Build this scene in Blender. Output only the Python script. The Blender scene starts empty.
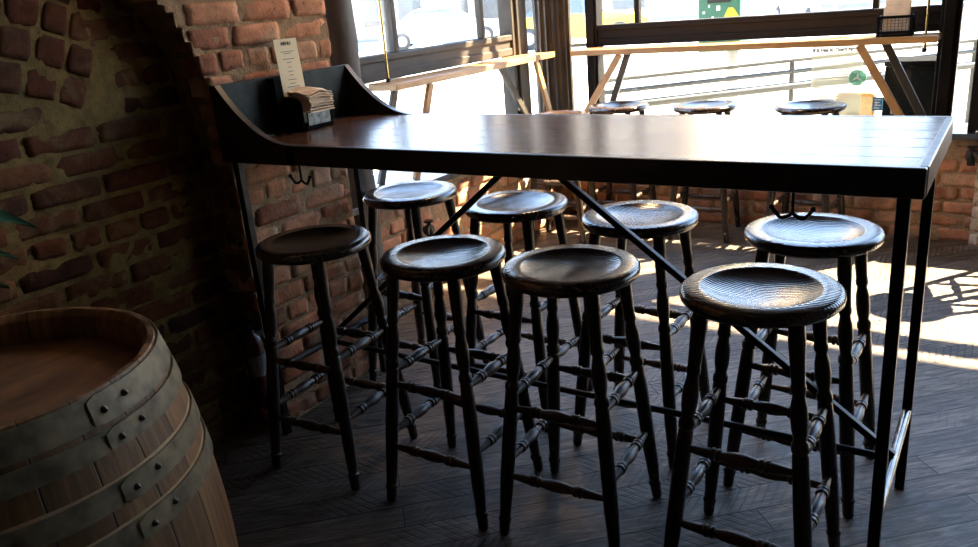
import bpy, bmesh, math, random
from mathutils import Vector, Matrix, noise
from math import pi, sin, cos, radians, sqrt

S = bpy.context.scene
COL = S.collection
random.seed(7)

# ------------------------------------------------------------------ camera
cam_d = bpy.data.cameras.new('camera')
cam = bpy.data.objects.new('camera', cam_d)
COL.objects.link(cam)
S.camera = cam
F = Vector((-0.53149825, 0.78320858, -0.32263591))
R = Vector((0.8398595, 0.53681298, -0.08042292))
U = Vector((-0.11020722, 0.31371348, 0.94310032))
m = Matrix((R, U, -F)).transposed().to_4x4()
m.translation = Vector((0, 0, 1.4133))
cam.matrix_world = m
cam_d.sensor_width = 36.0
cam_d.lens = 799.72 / 978 * 36.0
cam_d.clip_start = 0.02
cam_d.clip_end = 500

# ------------------------------------------------------------------ light
S.view_settings.view_transform = 'Standard'
S.view_settings.look = 'None'
S.view_settings.exposure = 0.1
S.view_settings.gamma = 1.0
S.view_settings.use_curve_mapping = False

SKY_STRENGTH = 8.0
SUN_STRENGTH = 105.0
w = bpy.data.worlds.new('sky'); S.world = w
w.use_nodes = True
wn = w.node_tree.nodes; wl = w.node_tree.links
bgn = wn['Background']
wgeo = wn.new('ShaderNodeTexCoord'); wsep = wn.new('ShaderNodeSeparateXYZ'); wr = wn.new('ShaderNodeValToRGB')
wl.new(wgeo.outputs['Generated'], wsep.inputs[0]); wl.new(wsep.outputs['Z'], wr.inputs[0])
wr.color_ramp.elements[0].position = 0.0; wr.color_ramp.elements[0].color = (0.78, 0.87, 1.0, 1)
wr.color_ramp.elements[1].position = 0.42; wr.color_ramp.elements[1].color = (0.40, 0.60, 1.0, 1)
wl.new(wr.outputs[0], bgn.inputs[0])
bgn.inputs[1].default_value = SKY_STRENGTH

sd = bpy.data.lights.new('sun', 'SUN'); sun = bpy.data.objects.new('sun', sd); COL.objects.link(sun)
sd.energy = SUN_STRENGTH; sd.angle = radians(0.6); sd.color = (1.0, 0.82, 0.58)
sun.rotation_euler = Vector((-0.60, -0.65, -1.0)).to_track_quat('-Z', 'Y').to_euler()

def fill_light(name, loc, power, col, rad=0.12):
    d = bpy.data.lights.new(name, 'POINT'); d.energy = power; d.color = col; d.shadow_soft_size = rad
    o = bpy.data.objects.new(name, d); o.location = loc; COL.objects.link(o); return o
# unseen warm point light, added to brighten the left brick wall
fill_light('warm_wall_fill', (-1.62, 3.2, 2.5), 60.0, (1.0, 0.66, 0.34))

# ------------------------------------------------------------------ helpers
def tag(o, label=None, cat=None, group=None, kind=None):
    if label: o['label'] = label
    if cat: o['category'] = cat
    if group: o['group'] = group
    if kind: o['kind'] = kind
    return o

def empty(name, loc=(0, 0, 0), rz=0.0, label=None, cat=None, group=None):
    o = bpy.data.objects.new(name, None); COL.objects.link(o)
    o.location = loc; o.rotation_euler = (0, 0, rz); o.empty_display_size = 0.1
    return tag(o, label, cat, group)

def obj(name, bm, mat, parent=None, smooth=False, label=None, local=False):
    """mesh in world coordinates unless local; parented ones are shifted into their parent's frame"""
    if parent is not None and not local:
        off = Vector((0, 0, 0)); q = parent
        while q is not None:
            off += Vector(q.location); q = q.parent
        bmesh.ops.translate(bm, verts=bm.verts, vec=-off)
    bmesh.ops.recalc_face_normals(bm, faces=bm.faces)
    me = bpy.data.meshes.new(name)
    bm.to_mesh(me); bm.free()
    mats = mat if isinstance(mat, (list, tuple)) else [mat]
    for mm in mats: me.materials.append(mm)
    if smooth:
        for p in me.polygons: p.use_smooth = True
        try: me.set_sharp_from_angle(angle=radians(38))
        except Exception: pass
    o = bpy.data.objects.new(name, me); COL.objects.link(o)
    if parent is not None: o.parent = parent
    if label: o['label'] = label
    return o

def BM(): return bmesh.new()

def box(bm, x0, x1, y0, y1, z0, z1, bev=0.0, mi=0, M=None, seg=2):
    r = bmesh.ops.create_cube(bm, size=1.0)
    vs = r['verts']
    bmesh.ops.scale(bm, verts=vs, vec=(abs(x1 - x0), abs(y1 - y0), abs(z1 - z0)))
    bmesh.ops.translate(bm, verts=vs, vec=((x0 + x1) / 2, (y0 + y1) / 2, (z0 + z1) / 2))
    fs = set(f for v in vs for f in v.link_faces)
    if bev > 0:
        es = list(set(e for v in vs for e in v.link_edges))
        rr = bmesh.ops.bevel(bm, geom=es, offset=bev, segments=seg, affect='EDGES', profile=0.5)
        fs = set(rr['faces']) | set(f for f in fs if f.is_valid)
        vs = list(set(v for f in fs for v in f.verts))
        fs = set(f for v in vs for f in v.link_faces)
    for f in fs: f.material_index = mi
    if M is not None: bmesh.ops.transform(bm, matrix=M, verts=vs)
    return vs

def lathe(bm, p0, p1, prof, n=16, mi=0, caps=True):
    """surface of revolution about p0->p1; prof = [(t along 0..1, radius)]"""
    p0 = Vector(p0); p1 = Vector(p1); a = (p1 - p0); L = a.length; a.normalize()
    h = Vector((0, 0, 1)) if abs(a.z) < 0.9 else Vector((1, 0, 0))
    u = a.cross(h).normalized(); v = a.cross(u)
    rings = []
    for t, r in prof:
        c = p0 + a * (L * t)
        rings.append([bm.verts.new(c + (u * cos(2 * pi * k / n) + v * sin(2 * pi * k / n)) * max(r, 1e-4)) for k in range(n)])
    for i in range(len(rings) - 1):
        for k in range(n):
            f = bm.faces.new((rings[i][k], rings[i][(k + 1) % n], rings[i + 1][(k + 1) % n], rings[i + 1][k])); f.material_index = mi
    if caps:
        f = bm.faces.new(rings[0][::-1]); f.material_index = mi
        f = bm.faces.new(rings[-1]); f.material_index = mi
    return rings

def tube(bm, pts, r, n=10, mi=0):
    pts = [Vector(p) for p in pts]
    rings = []
    prev = None
    for i, p in enumerate(pts):
        d = (pts[min(i + 1, len(pts) - 1)] - pts[max(i - 1, 0)]).normalized()
        if prev is None:
            h = Vector((0, 0, 1)) if abs(d.z) < 0.9 else Vector((1, 0, 0))
            u = d.cross(h).normalized()
        else:
            u = (prev - d * prev.dot(d)).normalized()
        prev = u; v = d.cross(u)
        rr = r[i] if isinstance(r, (list, tuple)) else r
        rings.append([bm.verts.new(p + (u * cos(2 * pi * k / n) + v * sin(2 * pi * k / n)) * rr) for k in range(n)])
    for i in range(len(rings) - 1):
        for k in range(n):
            f = bm.faces.new((rings[i][k], rings[i][(k + 1) % n], rings[i + 1][(k + 1) % n], rings[i + 1][k])); f.material_index = mi
    bm.faces.new(rings[0][::-1]).material_index = mi
    bm.faces.new(rings[-1]).material_index = mi

def beam(bm, p0, p1, w_, h_, up=(0, 0, 1), bev=0.0):
    """square bar from p0 to p1, w_ sideways and h_ along 'up'"""
    p0 = Vector(p0); p1 = Vector(p1); a = p1 - p0; L = a.length; a.normalize()
    up = Vector(up); s = a.cross(up).normalized(); t = s.cross(a)
    M = Matrix((a, s, t)).transposed().to_4x4(); M.translation = (p0 + p1) / 2
    box(bm, -L / 2, L / 2, -w_ / 2, w_ / 2, -h_ / 2, h_ / 2, bev, M=M)

def prism(bm, poly, axis, a0, a1, mi=0):
    """extrude a polygon (pairs) along axis 'x','y' or 'z' from a0 to a1"""
    def P(q, a):
        return {'x': (a, q[0], q[1]), 'y': (q[0], a, q[1]), 'z': (q[0], q[1], a)}[axis]
    v0 = [bm.verts.new(P(q, a0)) for q in poly]; v1 = [bm.verts.new(P(q, a1)) for q in poly]
    n = len(poly)
    fs = [bm.faces.new(v0), bm.faces.new(v1[::-1])]
    for i in range(n):
        fs.append(bm.faces.new((v0[i], v1[i], v1[(i + 1) % n], v0[(i + 1) % n])))
    for f in fs: f.material_index = mi
    return v0 + v1

# ------------------------------------------------------------------ materials
class NT:
    def __init__(s, name):
        s.m = bpy.data.materials.new(name); s.m.use_nodes = True
        s.t = s.m.node_tree; s.b = s.t.nodes['Principled BSDF']; s.out = s.t.nodes['Material Output']
    def n(s, typ, **kw):
        nd = s.t.nodes.new(typ)
        for k, v in kw.items(): setattr(nd, k, v)
        return nd
    def l(s, a, b): s.t.links.new(a, b)
    def set(s, k, v):
        s.b.inputs[k].default_value = v
    def coords(s, scale=(1, 1, 1), rot=(0, 0, 0), src='Object'):
        tc = s.n('ShaderNodeTexCoord'); mp = s.n('ShaderNodeMapping')
        s.l(tc.outputs[src], mp.inputs[0]); mp.inputs['Scale'].default_value = scale; mp.inputs['Rotation'].default_value = rot
        return mp.outputs[0]
    def noise(s, vec, scale, detail=4, rough=0.55, dist=0.0):
        nd = s.n('ShaderNodeTexNoise'); nd.inputs['Scale'].default_value = scale; nd.inputs['Detail'].default_value = detail
        nd.inputs['Roughness'].default_value = rough; nd.inputs['Distortion'].default_value = dist
        s.l(vec, nd.inputs['Vector']); return nd.outputs['Fac']
    def ramp(s, fac, stops):
        r = s.n('ShaderNodeValToRGB'); e = r.color_ramp.elements
        while len(e) < len(stops): e.new(0.5)
        for el, (p, c) in zip(e, stops):
            el.position = p; el.color = (c[0], c[1], c[2], 1) if len(c) == 3 else c
        s.l(fac, r.inputs[0]); return r.outputs[0]
    def mix(s, fac, a, b, mode='MIX'):
        x = s.n('ShaderNodeMix', data_type='RGBA', blend_type=mode)
        if isinstance(fac, (int, float)): x.inputs[0].default_value = fac
        else: s.l(fac, x.inputs[0])
        for sock, val in ((x.inputs[6], a), (x.inputs[7], b)):
            if isinstance(val, tuple): sock.default_value = (*val[:3], 1)
            else: s.l(val, sock)
        return x.outputs[2]
    def math(s, op, a, b=0.0):
        x = s.n('ShaderNodeMath', operation=op)
        for sock, val in ((x.inputs[0], a), (x.inputs[1], b)):
            if isinstance(val, (int, float)): sock.default_value = val
            else: s.l(val, sock)
        return x.outputs[0]
    def bump(s, h, strength, dist=0.01):
        b = s.n('ShaderNodeBump'); b.inputs['Strength'].default_value = strength; b.inputs['Distance'].default_value = dist
        s.l(h, b.inputs['Height']); s.l(b.outputs[0], s.b.inputs['Normal'])

def plain(name, col, rough=0.5, metal=0.0, var=0.15, scale=12.0, bump=0.0, spec=0.5):
    t = NT(name); c = t.coords(); f = t.noise(c, scale, 5)
    d = tuple(max(0, x * (1 - var)) for x in col); e = tuple(min(1, x * (1 + var)) for x in col)
    t.l(t.ramp(f, [(0.3, d), (0.7, e)]), t.b.inputs['Base Color'])
    t.set('Roughness', rough); t.set('Metallic', metal); t.set('Specular IOR Level', spec)
    if bump: t.bump(f, bump, 0.004)
    return t.m

def wood(name, c_dark, c_light, axis='x', rough=0.35, gscale=6.0, bump=0.15, stretch=14.0, spec=0.5, rvar=0.12):
    t = NT(name)
    sc = {'x': (1, stretch, stretch), 'y': (stretch, 1, stretch), 'z': (stretch, stretch, 1)}[axis]
    c = t.coords(sc)
    f = t.noise(c, gscale * 0.35, 6, 0.6, 1.2); g = t.noise(c, gscale * 2.2, 3, 0.7)
    h = t.math('ADD', t.math('MULTIPLY', f, 0.7), t.math('MULTIPLY', g, 0.3))
    t.l(t.ramp(h, [(0.32, c_dark), (0.68, c_light)]), t.b.inputs['Base Color'])
    t.l(t.math('ADD', t.math('MULTIPLY', f, rvar * 2), rough - rvar), t.b.inputs['Roughness'])
    t.set('Specular IOR Level', spec)
    if bump: t.bump(h, bump, 0.003)
    return t.m

def mat_brick(name, cols, mortar, smear=0.35):
    """mesh attribute 'tone' gives each brick a random number; mortar faces carry material slot 1"""
    t = NT(name)
    a = t.n('ShaderNodeAttribute'); a.attribute_name = 'tone'
    c = t.coords()
    base = t.ramp(a.outputs['Fac'], [(i / (len(cols) - 1), k) for i, k in enumerate(cols)])
    f = t.noise(c, 22, 8, 0.65); blot = t.noise(c, 6.5, 5, 0.6, 0.8); g = t.noise(c, 90, 4, 0.6)
    v = t.ramp(f, [(0.25, (0.5, 0.5, 0.5)), (0.75, (1.35, 1.3, 1.25))])
    col = t.mix(1.0, base, v, 'MULTIPLY')
    sm = t.ramp(blot, [(0.52, (0, 0, 0)), (0.66, (smear * 1.6,) * 3)])
    col = t.mix(sm, col, mortar)
    pits = t.ramp(g, [(0.28, (0.35, 0.3, 0.3)), (0.4, (1, 1, 1))])
    col = t.mix(1.0, col, pits, 'MULTIPLY')
    t.l(col, t.b.inputs['Base Color']); t.set('Roughness', 0.85); t.set('Specular IOR Level', 0.25)
    t.bump(t.math('ADD', f, t.math('MULTIPLY', g, 0.5)), 0.8, 0.006)
    return t.m

def mat_mortar(name, col):
    t = NT(name); c = t.coords(); f = t.noise(c, 30, 8, 0.7); b = t.noise(c, 5, 4)
    cc = t.ramp(f, [(0.25, tuple(x * 0.5 for x in col)), (0.75, tuple(min(1, x * 1.3) for x in col))])
    cc = t.mix(t.ramp(b, [(0.4, (0, 0, 0)), (0.7, (0.6, 0.6, 0.6))]), cc, tuple(x * 0.55 for x in col))
    t.l(cc, t.b.inputs['Base Color']); t.set('Roughness', 0.95); t.set('Specular IOR Level', 0.1)
    t.bump(f, 1.0, 0.012)
    return t.m

def mat_floor():
    t = NT('worn_floorboards')
    c = t.coords(rot=(0, 0, radians(-43)))
    br = t.n('ShaderNodeTexBrick'); t.l(c, br.inputs['Vector'])
    br.offset = 0.37; br.inputs['Scale'].default_value = 1.0
    br.inputs['Color1'].default_value = (0.1, 0.1, 0.1, 1); br.inputs['Color2'].default_value = (0.95, 0.95, 0.95, 1)
    br.inputs['Mortar'].default_value = (0, 0, 0, 1)
    br.inputs['Mortar Size'].default_value = 0.0024; br.inputs['Brick Width'].default_value = 1.55; br.inputs['Row Height'].default_value = 0.104
    br.inputs['Mortar Smooth'].default_value = 0.3
    sep = t.n('ShaderNodeSeparateXYZ'); t.l(c, sep.inputs[0])
    row = t.math('FLOOR', t.math('MULTIPLY', sep.outputs['Y'], 1 / 0.104))
    cb = t.n('ShaderNodeCombineXYZ'); t.l(t.math('MULTIPLY', row, 3.7), cb.inputs['X']); t.l(t.math('MULTIPLY', row, 1.3), cb.inputs['Z'])
    def sc(v):
        mp = t.n('ShaderNodeMapping'); t.l(c, mp.inputs[0]); mp.inputs['Scale'].default_value = v; t.l(cb.outputs[0], mp.inputs['Location']); return mp.outputs[0]
    g = t.noise(sc((2.2, 16, 1)), 2.2, 8, 0.68, 1.8)
    g2 = t.noise(sc((6, 75, 1)), 3.0, 5, 0.65)
    bl = t.noise(c, 4.5, 6, 0.65)
    # rough-sawn chevron marks left across the boards
    vv = t.math('PINGPONG', sep.outputs['Y'], 0.104)
    st = t.math('SINE', t.math('MULTIPLY', t.math('ADD', sep.outputs['X'], t.math('MULTIPLY', vv, 0.9)), 200.0))
    stc = t.ramp(st, [(0.45, (0, 0, 0)), (0.8, (1, 1, 1))])
    mk = t.ramp(t.noise(c, 1.6, 4, 0.6), [(0.47, (0, 0, 0)), (0.60, (1, 1, 1))])
    stm = t.math('MULTIPLY', stc, mk)
    col = t.ramp(g, [(0.28, (0.022, 0.015, 0.010)), (0.47, (0.095, 0.070, 0.050)), (0.72, (0.24, 0.19, 0.145))])
    fine = t.ramp(g2, [(0.35, (0.55, 0.53, 0.5)), (0.6, (1.15, 1.12, 1.1))])
    col = t.mix(0.8, col, fine, 'MULTIPLY')
    tone = t.ramp(br.outputs['Color'], [(0.0, (0.6, 0.6, 0.6)), (1.0, (1.3, 1.26, 1.2))])
    col = t.mix(1.0, col, tone, 'MULTIPLY')
    col = t.mix(t.ramp(bl, [(0.60, (0, 0, 0)), (0.72, (0.75, 0.75, 0.75))]), col, (0.016, 0.011, 0.008))
    col = t.mix(t.math('MULTIPLY', stm, 0.7), col, (0.014, 0.010, 0.007))
    col = t.mix(br.outputs['Fac'], col, (0.003, 0.002, 0.002))
    t.l(col, t.b.inputs['Base Color'])
    t.l(t.math('SUBTRACT', 0.72, t.math('MULTIPLY', g, 0.42)), t.b.inputs['Roughness'])
    t.set('Specular IOR Level', 0.42)
    h = t.math('ADD', t.math('MULTIPLY', g, 0.5), t.math('MULTIPLY', g2, 0.3))
    h = t.math('SUBTRACT', t.math('SUBTRACT', h, t.math('MULTIPLY', stm, 0.3)), br.outputs['Fac'])
    t.bump(h, 0.9, 0.006)
    return t.m

def mat_seat():
    t = NT('dark_stained_seat_wood')
    tc = t.n('ShaderNodeTexCoord'); mp = t.n('ShaderNodeMapping'); t.l(tc.outputs['Object'], mp.inputs[0])
    oi = t.n('ShaderNodeObjectInfo')
    sc = t.n('ShaderNodeVectorMath', operation='SCALE'); sc.inputs[0].default_value = (0.3, 0.4, 0.6); t.l(oi.outputs['Random'], sc.inputs[3])
    t.l(sc.outputs[0], mp.inputs['Location'])
    wv = t.n('ShaderNodeTexWave'); wv.wave_type = 'BANDS'; wv.bands_direction = 'Y'
    wv.inputs['Scale'].default_value = 34; wv.inputs['Distortion'].default_value = 9.0; wv.inputs['Detail'].default_value = 2.5
    wv.inputs['Detail Scale'].default_value = 0.35
    t.l(mp.outputs[0], wv.inputs['Vector'])
    n = t.noise(mp.outputs[0], 9, 5, 0.6); fi = t.noise(mp.outputs[0], 55, 3, 0.6)
    col = t.ramp(wv.outputs['Fac'], [(0.2, (0.010, 0.006, 0.004)), (0.8, (0.040, 0.022, 0.014))])
    wear = t.ramp(n, [(0.55, (0, 0, 0)), (0.75, (0.28, 0.28, 0.28))])
    col = t.mix(wear, col, (0.075, 0.045, 0.028))
    t.l(col, t.b.inputs['Base Color'])
    t.l(t.math('ADD', t.math('MULTIPLY', n, 0.14), 0.10), t.b.inputs['Roughness'])
    t.set('Specular IOR Level', 0.85)
    t.bump(t.math('ADD', t.math('MULTIPLY', wv.outputs['Fac'], 0.6), t.math('MULTIPLY', fi, 0.2)), 0.32, 0.0016)
    return t.m

def mat_tabletop():
    t = NT('varnished_tabletop_boards')
    c = t.coords((1, 1, 1))
    sep = t.n('ShaderNodeSeparateXYZ'); t.l(c, sep.inputs[0])
    bd = t.math('FLOOR', t.math('MULTIPLY', sep.outputs['Y'], 1 / 0.104))
    wn_ = t.n('ShaderNodeTexWhiteNoise', noise_dimensions='1D'); t.l(bd, wn_.inputs['W'])
    fr = t.math('FRACT', t.math('MULTIPLY', sep.outputs['Y'], 1 / 0.104))
    seam = t.ramp(t.math('ABSOLUTE', t.math('SUBTRACT', fr, 0.5)), [(0.478, (0, 0, 0)), (0.497, (1, 1, 1))])
    mp = t.n('ShaderNodeMapping'); t.l(c, mp.inputs[0]); mp.inputs['Scale'].default_value = (1.3, 18, 18)
    cb = t.n('ShaderNodeCombineXYZ'); t.l(t.math('MULTIPLY', wn_.outputs['Value'], 7.0), cb.inputs['X']); t.l(cb.outputs[0], mp.inputs['Location'])
    g = t.noise(mp.outputs[0], 2.6, 7, 0.62, 1.3)
    col = t.ramp(g, [(0.25, (0.030, 0.012, 0.006)), (0.55, (0.085, 0.036, 0.017)), (0.8, (0.15, 0.07, 0.033))])
    col = t.mix(seam, col, (0.006, 0.004, 0.003))
    t.l(col, t.b.inputs['Base Color'])
    sm = t.noise(c, 3.5, 5, 0.6)
    t.l(t.math('ADD', t.math('MULTIPLY', sm, 0.22), t.math('ADD', 0.06, t.math('MULTIPLY', g, 0.1))), t.b.inputs['Roughness'])
    t.set('Specular IOR Level', 0.40)
    wob = t.noise(c, 5.0, 2, 0.5)
    h = t.math('SUBTRACT', t.math('ADD', t.math('MULTIPLY', g, 0.25), t.math('MULTIPLY', wob, 0.5)), seam)
    t.bump(h, 0.25, 0.003)
    return t.m

def mat_barrel():
    t = NT('barrel_oak')
    tc = t.n('ShaderNodeTexCoord'); sep = t.n('ShaderNodeSeparateXYZ'); t.l(tc.outputs['Object'], sep.inputs[0])
    an = t.math('ARCTAN2', sep.outputs['Y'], sep.outputs['X'])
    k = t.math('MULTIPLY', an, 24 / (2 * pi)); fl = t.math('FLOOR', k); fr = t.math('FRACT', k)
    wn_ = t.n('ShaderNodeTexWhiteNoise', noise_dimensions='1D'); t.l(fl, wn_.inputs['W'])
    seam = t.ramp(t.math('ABSOLUTE', t.math('SUBTRACT', fr, 0.5)), [(0.475, (0, 0, 0)), (0.495, (1, 1, 1))])
    cb = t.n('ShaderNodeCombineXYZ'); t.l(t.math('MULTIPLY', an, 5.0), cb.inputs['X']); t.l(t.math('MULTIPLY', sep.outputs['Z'], 1.2), cb.inputs['Z'])
    t.l(t.math('MULTIPLY', wn_.outputs['Value'], 9.0), cb.inputs['Y'])
    g = t.noise(cb.outputs[0], 3.2, 7, 0.65, 0.8)
    st = t.noise(tc.outputs['Object'], 5, 5, 0.65)
    col = t.ramp(g, [(0.25, (0.07, 0.032, 0.010)), (0.55, (0.20, 0.10, 0.032)), (0.8, (0.34, 0.185, 0.07))])
    tone = t.ramp(wn_.outputs['Value'], [(0, (0.7, 0.68, 0.66)), (1, (1.15, 1.12, 1.1))])
    col = t.mix(1.0, col, tone, 'MULTIPLY')
    col = t.mix(t.ramp(st, [(0.5, (0, 0, 0)), (0.72, (0.8, 0.8, 0.8))]), col, (0.055, 0.026, 0.013))
    col = t.mix(seam, col, (0.02, 0.01, 0.006))
    t.l(col, t.b.inputs['Base Color']); t.set('Roughness', 0.55)
    t.bump(t.math('SUBTRACT', t.math('MULTIPLY', g, 0.5), seam), 0.6, 0.004)
    return t.m

def mat_glass():
    t = NT('window_glass')
    t.t.nodes.remove(t.b)
    lw = t.n('ShaderNodeLayerWeight'); lw.inputs['Blend'].default_value = 0.5
    fr = t.n('ShaderNodeMath', operation='MULTIPLY_ADD'); fr.inputs[1].default_value = 0.9; fr.inputs[2].default_value = 0.025
    pw = t.math('POWER', lw.outputs['Facing'], 5.0); t.l(pw, fr.inputs[0])
    tr = t.n('ShaderNodeBsdfTransparent'); tr.inputs[0].default_value = (0.95, 0.97, 0.96, 1)
    gl = t.n('ShaderNodeBsdfGlossy'); gl.inputs['Roughness'].default_value = 0.02
    mx = t.n('ShaderNodeMixShader')
    t.l(fr.outputs[0], mx.inputs[0]); t.l(tr.outputs[0], mx.inputs[1]); t.l(gl.outputs[0], mx.inputs[2]); t.l(mx.outputs[0], t.out.inputs[0])
    return t.m

def mat_film(name, col, alpha):
    t = NT(name); t.set('Base Color', (*col, 1)); t.set('Alpha', alpha); t.set('Roughness', 0.5)
    t.b.inputs['Transmission Weight'].default_value = 0.0
    return t.m

M_floor = mat_floor(); M_seat = mat_seat(); M_top = mat_tabletop(); M_barrel = mat_barrel(); M_glass = mat_glass()
BR_COLS = [(0.22, 0.085, 0.045), (0.38, 0.155, 0.08), (0.46, 0.21, 0.11), (0.42, 0.19, 0.10), (0.50, 0.29, 0.17)]
M_brick = mat_brick('old_red_brick', BR_COLS, (0.36, 0.24, 0.14), 0.55)
M_mortar = mat_mortar('sandy_mortar', (0.36, 0.235, 0.135))
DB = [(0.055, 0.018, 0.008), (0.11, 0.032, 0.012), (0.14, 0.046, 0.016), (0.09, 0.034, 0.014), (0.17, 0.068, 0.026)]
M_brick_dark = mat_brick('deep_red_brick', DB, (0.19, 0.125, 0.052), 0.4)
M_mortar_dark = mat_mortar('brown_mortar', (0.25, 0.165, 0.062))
M_brick_pale = mat_brick('pale_buff_brick', [(0.40, 0.31, 0.22), (0.50, 0.40, 0.30), (0.45, 0.33, 0.24)], (0.5, 0.42, 0.33), 0.4)
M_mortar_pale = mat_mortar('pale_mortar', (0.5, 0.42, 0.32))
M_leg = wood('dark_stained_turned_wood', (0.007, 0.0045, 0.003), (0.028, 0.016, 0.010), 'z', 0.30, 8, 0.1)
M_spindle = wood('worn_brown_turned_wood', (0.012, 0.007, 0.004), (0.085, 0.05, 0.03), 'x', 0.30, 5, 0.1, 5.0)
M_black_wood = wood('black_painted_wood', (0.006, 0.005, 0.004), (0.018, 0.013, 0.010), 'x', 0.32, 6, 0.1)
M_iron = plain('black_iron', (0.012, 0.011, 0.010), 0.38, 0.6, 0.3, 20, 0.1)
M_iron_rail = plain('worn_iron_rail', (0.16, 0.15, 0.14), 0.26, 1.0, 0.4, 14, 0.05)
M_hoop = plain('galvanised_hoop_steel', (0.16, 0.125, 0.07), 0.55, 0.35, 0.5, 26, 0.35)
M_rivet = plain('dark_rivet_steel', (0.10, 0.085, 0.07), 0.35, 0.9, 0.3, 40)
M_bare = wood('bare_pale_oak', (0.30, 0.19, 0.09), (0.50, 0.34, 0.18), 'x', 0.7, 8, 0.1, 2)
M_head = wood('barrel_head_oak', (0.05, 0.022, 0.010), (0.28, 0.135, 0.055), 'y', 0.55, 8, 0.4, 3)
M_pine = wood('golden_pine', (0.26, 0.115, 0.035), (0.46, 0.25, 0.09), 'x', 0.33, 4, 0.1, 10)
M_pine_leg = wood('golden_pine_leg', (0.26, 0.115, 0.035), (0.44, 0.23, 0.08), 'z', 0.4, 4, 0.1, 10)
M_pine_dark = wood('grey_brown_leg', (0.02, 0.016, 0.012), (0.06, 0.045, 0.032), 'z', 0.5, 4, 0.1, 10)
M_frame = plain('brown_black_window_paint', (0.006, 0.0045, 0.0035), 0.6, 0, 0.25, 10, 0.05, 0.15)
M_frame_left = plain('grey_brown_window_paint', (0.045, 0.037, 0.028), 0.55, 0, 0.2, 9, 0.05, 0.3)
M_sill = plain('dark_slate_sill', (0.07, 0.075, 0.08), 0.22, 0, 0.3, 8, 0.05)
M_column = plain('dark_plastered_post', (0.032, 0.025, 0.018), 0.6, 0, 0.4, 16, 0.4)
M_flute = plain('bronze_brown_cast_iron', (0.042, 0.030, 0.020), 0.42, 0.3, 0.35, 7, 0.1)
M_brass = plain('polished_brass', (0.75, 0.52, 0.20), 0.22, 1.0, 0.15, 20)
M_dark_ceiling = plain('dark_ceiling_paint', (0.03, 0.026, 0.022), 0.8, 0, 0.2, 3)
M_darkwall = plain('dark_wall_paint', (0.05, 0.042, 0.036), 0.8, 0, 0.2, 3)
M_paper = plain('cream_card', (0.92, 0.78, 0.50), 0.75, 0, 0.06, 5)
M_napkin = plain('tan_paper', (0.80, 0.58, 0.38), 0.85, 0, 0.12, 30, 0.1)
M_ink = plain('printed_ink', (0.10, 0.075, 0.045), 0.7, 0, 0.1, 5)
M_plate = plain('scratched_silver_plate', (0.16, 0.155, 0.135), 0.5, 0.5, 0.6, 60, 0.3)
M_panel = plain('green_black_slate', (0.022, 0.030, 0.028), 0.5, 0, 0.8, 9, 0.15, 0.15)
M_leaf = plain('dark_green_leaf', (0.09, 0.22, 0.13), 0.35, 0, 0.35, 12)
M_pot = plain('clay_pot', (0.28, 0.12, 0.07), 0.8, 0, 0.2, 10, 0.1)
M_soil = plain('potting_soil', (0.03, 0.02, 0.014), 0.95, 0, 0.4, 60, 0.5)
M_red = plain('red_enamel', (0.045, 0.006, 0.005), 0.3, 0, 0.1, 6)
M_label = plain('white_label', (0.35, 0.33, 0.29), 0.6, 0, 0.1, 30)
M_dim_label = plain('shaded_label', (0.16, 0.15, 0.13), 0.7, 0, 0.2, 30)  # white label darkened in its colour to sink into the shadowed corner
# outside
M_pave = plain('sunlit_concrete', (0.30, 0.29, 0.27), 0.85, 0, 0.12, 2.5, 0.1)
M_road = plain('asphalt', (0.30, 0.30, 0.30), 0.9, 0, 0.15, 4, 0.1)
M_white = plain('white_car_paint', (0.80, 0.80, 0.80), 0.3, 0, 0.03, 3)
M_yellow = plain('yellow_cab_paint', (0.85, 0.50, 0.05), 0.35, 0, 0.05, 3)
M_carglass = plain('dark_car_glass', (0.10, 0.12, 0.13), 0.12, 0, 0.1, 3)
M_tyre = plain('tyre_rubber', (0.05, 0.05, 0.05), 0.8, 0, 0.1, 10)
M_chrome = plain('grey_trim', (0.30, 0.30, 0.31), 0.3, 0.5, 0.1, 10)
M_rail = plain('weathered_grey_rail', (0.035, 0.037, 0.034), 0.5, 0.2, 0.2, 10)
M_green = plain('green_box_paint', (0.008, 0.085, 0.045), 0.45, 0, 0.15, 8)
M_stickyellow = plain('yellow_sticker', (0.35, 0.35, 0.01), 0.5, 0, 0.1, 8)
M_stickwhite = plain('white_sticker', (0.75, 0.75, 0.72), 0.5, 0, 0.1, 8)
M_build = plain('pale_building_front', (0.62, 0.58, 0.50), 0.9, 0, 0.12, 1.2)
M_build2 = plain('tan_building_front', (0.45, 0.36, 0.27), 0.9, 0, 0.15, 1.2)
M_shop = plain('shop_window_glass', (0.12, 0.13, 0.13), 0.15, 0, 0.3, 1.0)
M_wicker = wood('wicker_cane', (0.50, 0.38, 0.20), (0.70, 0.58, 0.36), 'x', 0.7, 30, 0.4, 1.5)
M_orange_frame = wood('orange_wood_frame', (0.50, 0.26, 0.07), (0.65, 0.36, 0.12), 'x', 0.5, 6, 0.1)
M_black = plain('matt_black', (0.006, 0.006, 0.006), 0.8, 0, 0.2, 8, 0, 0.03)
M_notice = mat_film('frosted_notice_film', (0.55, 0.57, 0.50), 0.55)
M_ink_black = plain('black_lettering', (0.03, 0.03, 0.03), 0.6, 0, 0.1, 8)
M_ink_grey = plain('grey_lettering', (0.30, 0.30, 0.28), 0.6, 0, 0.1, 8)
M_teal = mat_film('teal_round_sticker', (0.10, 0.45, 0.32), 0.72)
M_blue = plain('blue_square_sticker', (0.03, 0.16, 0.28), 0.5, 0, 0.1, 8)

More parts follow.
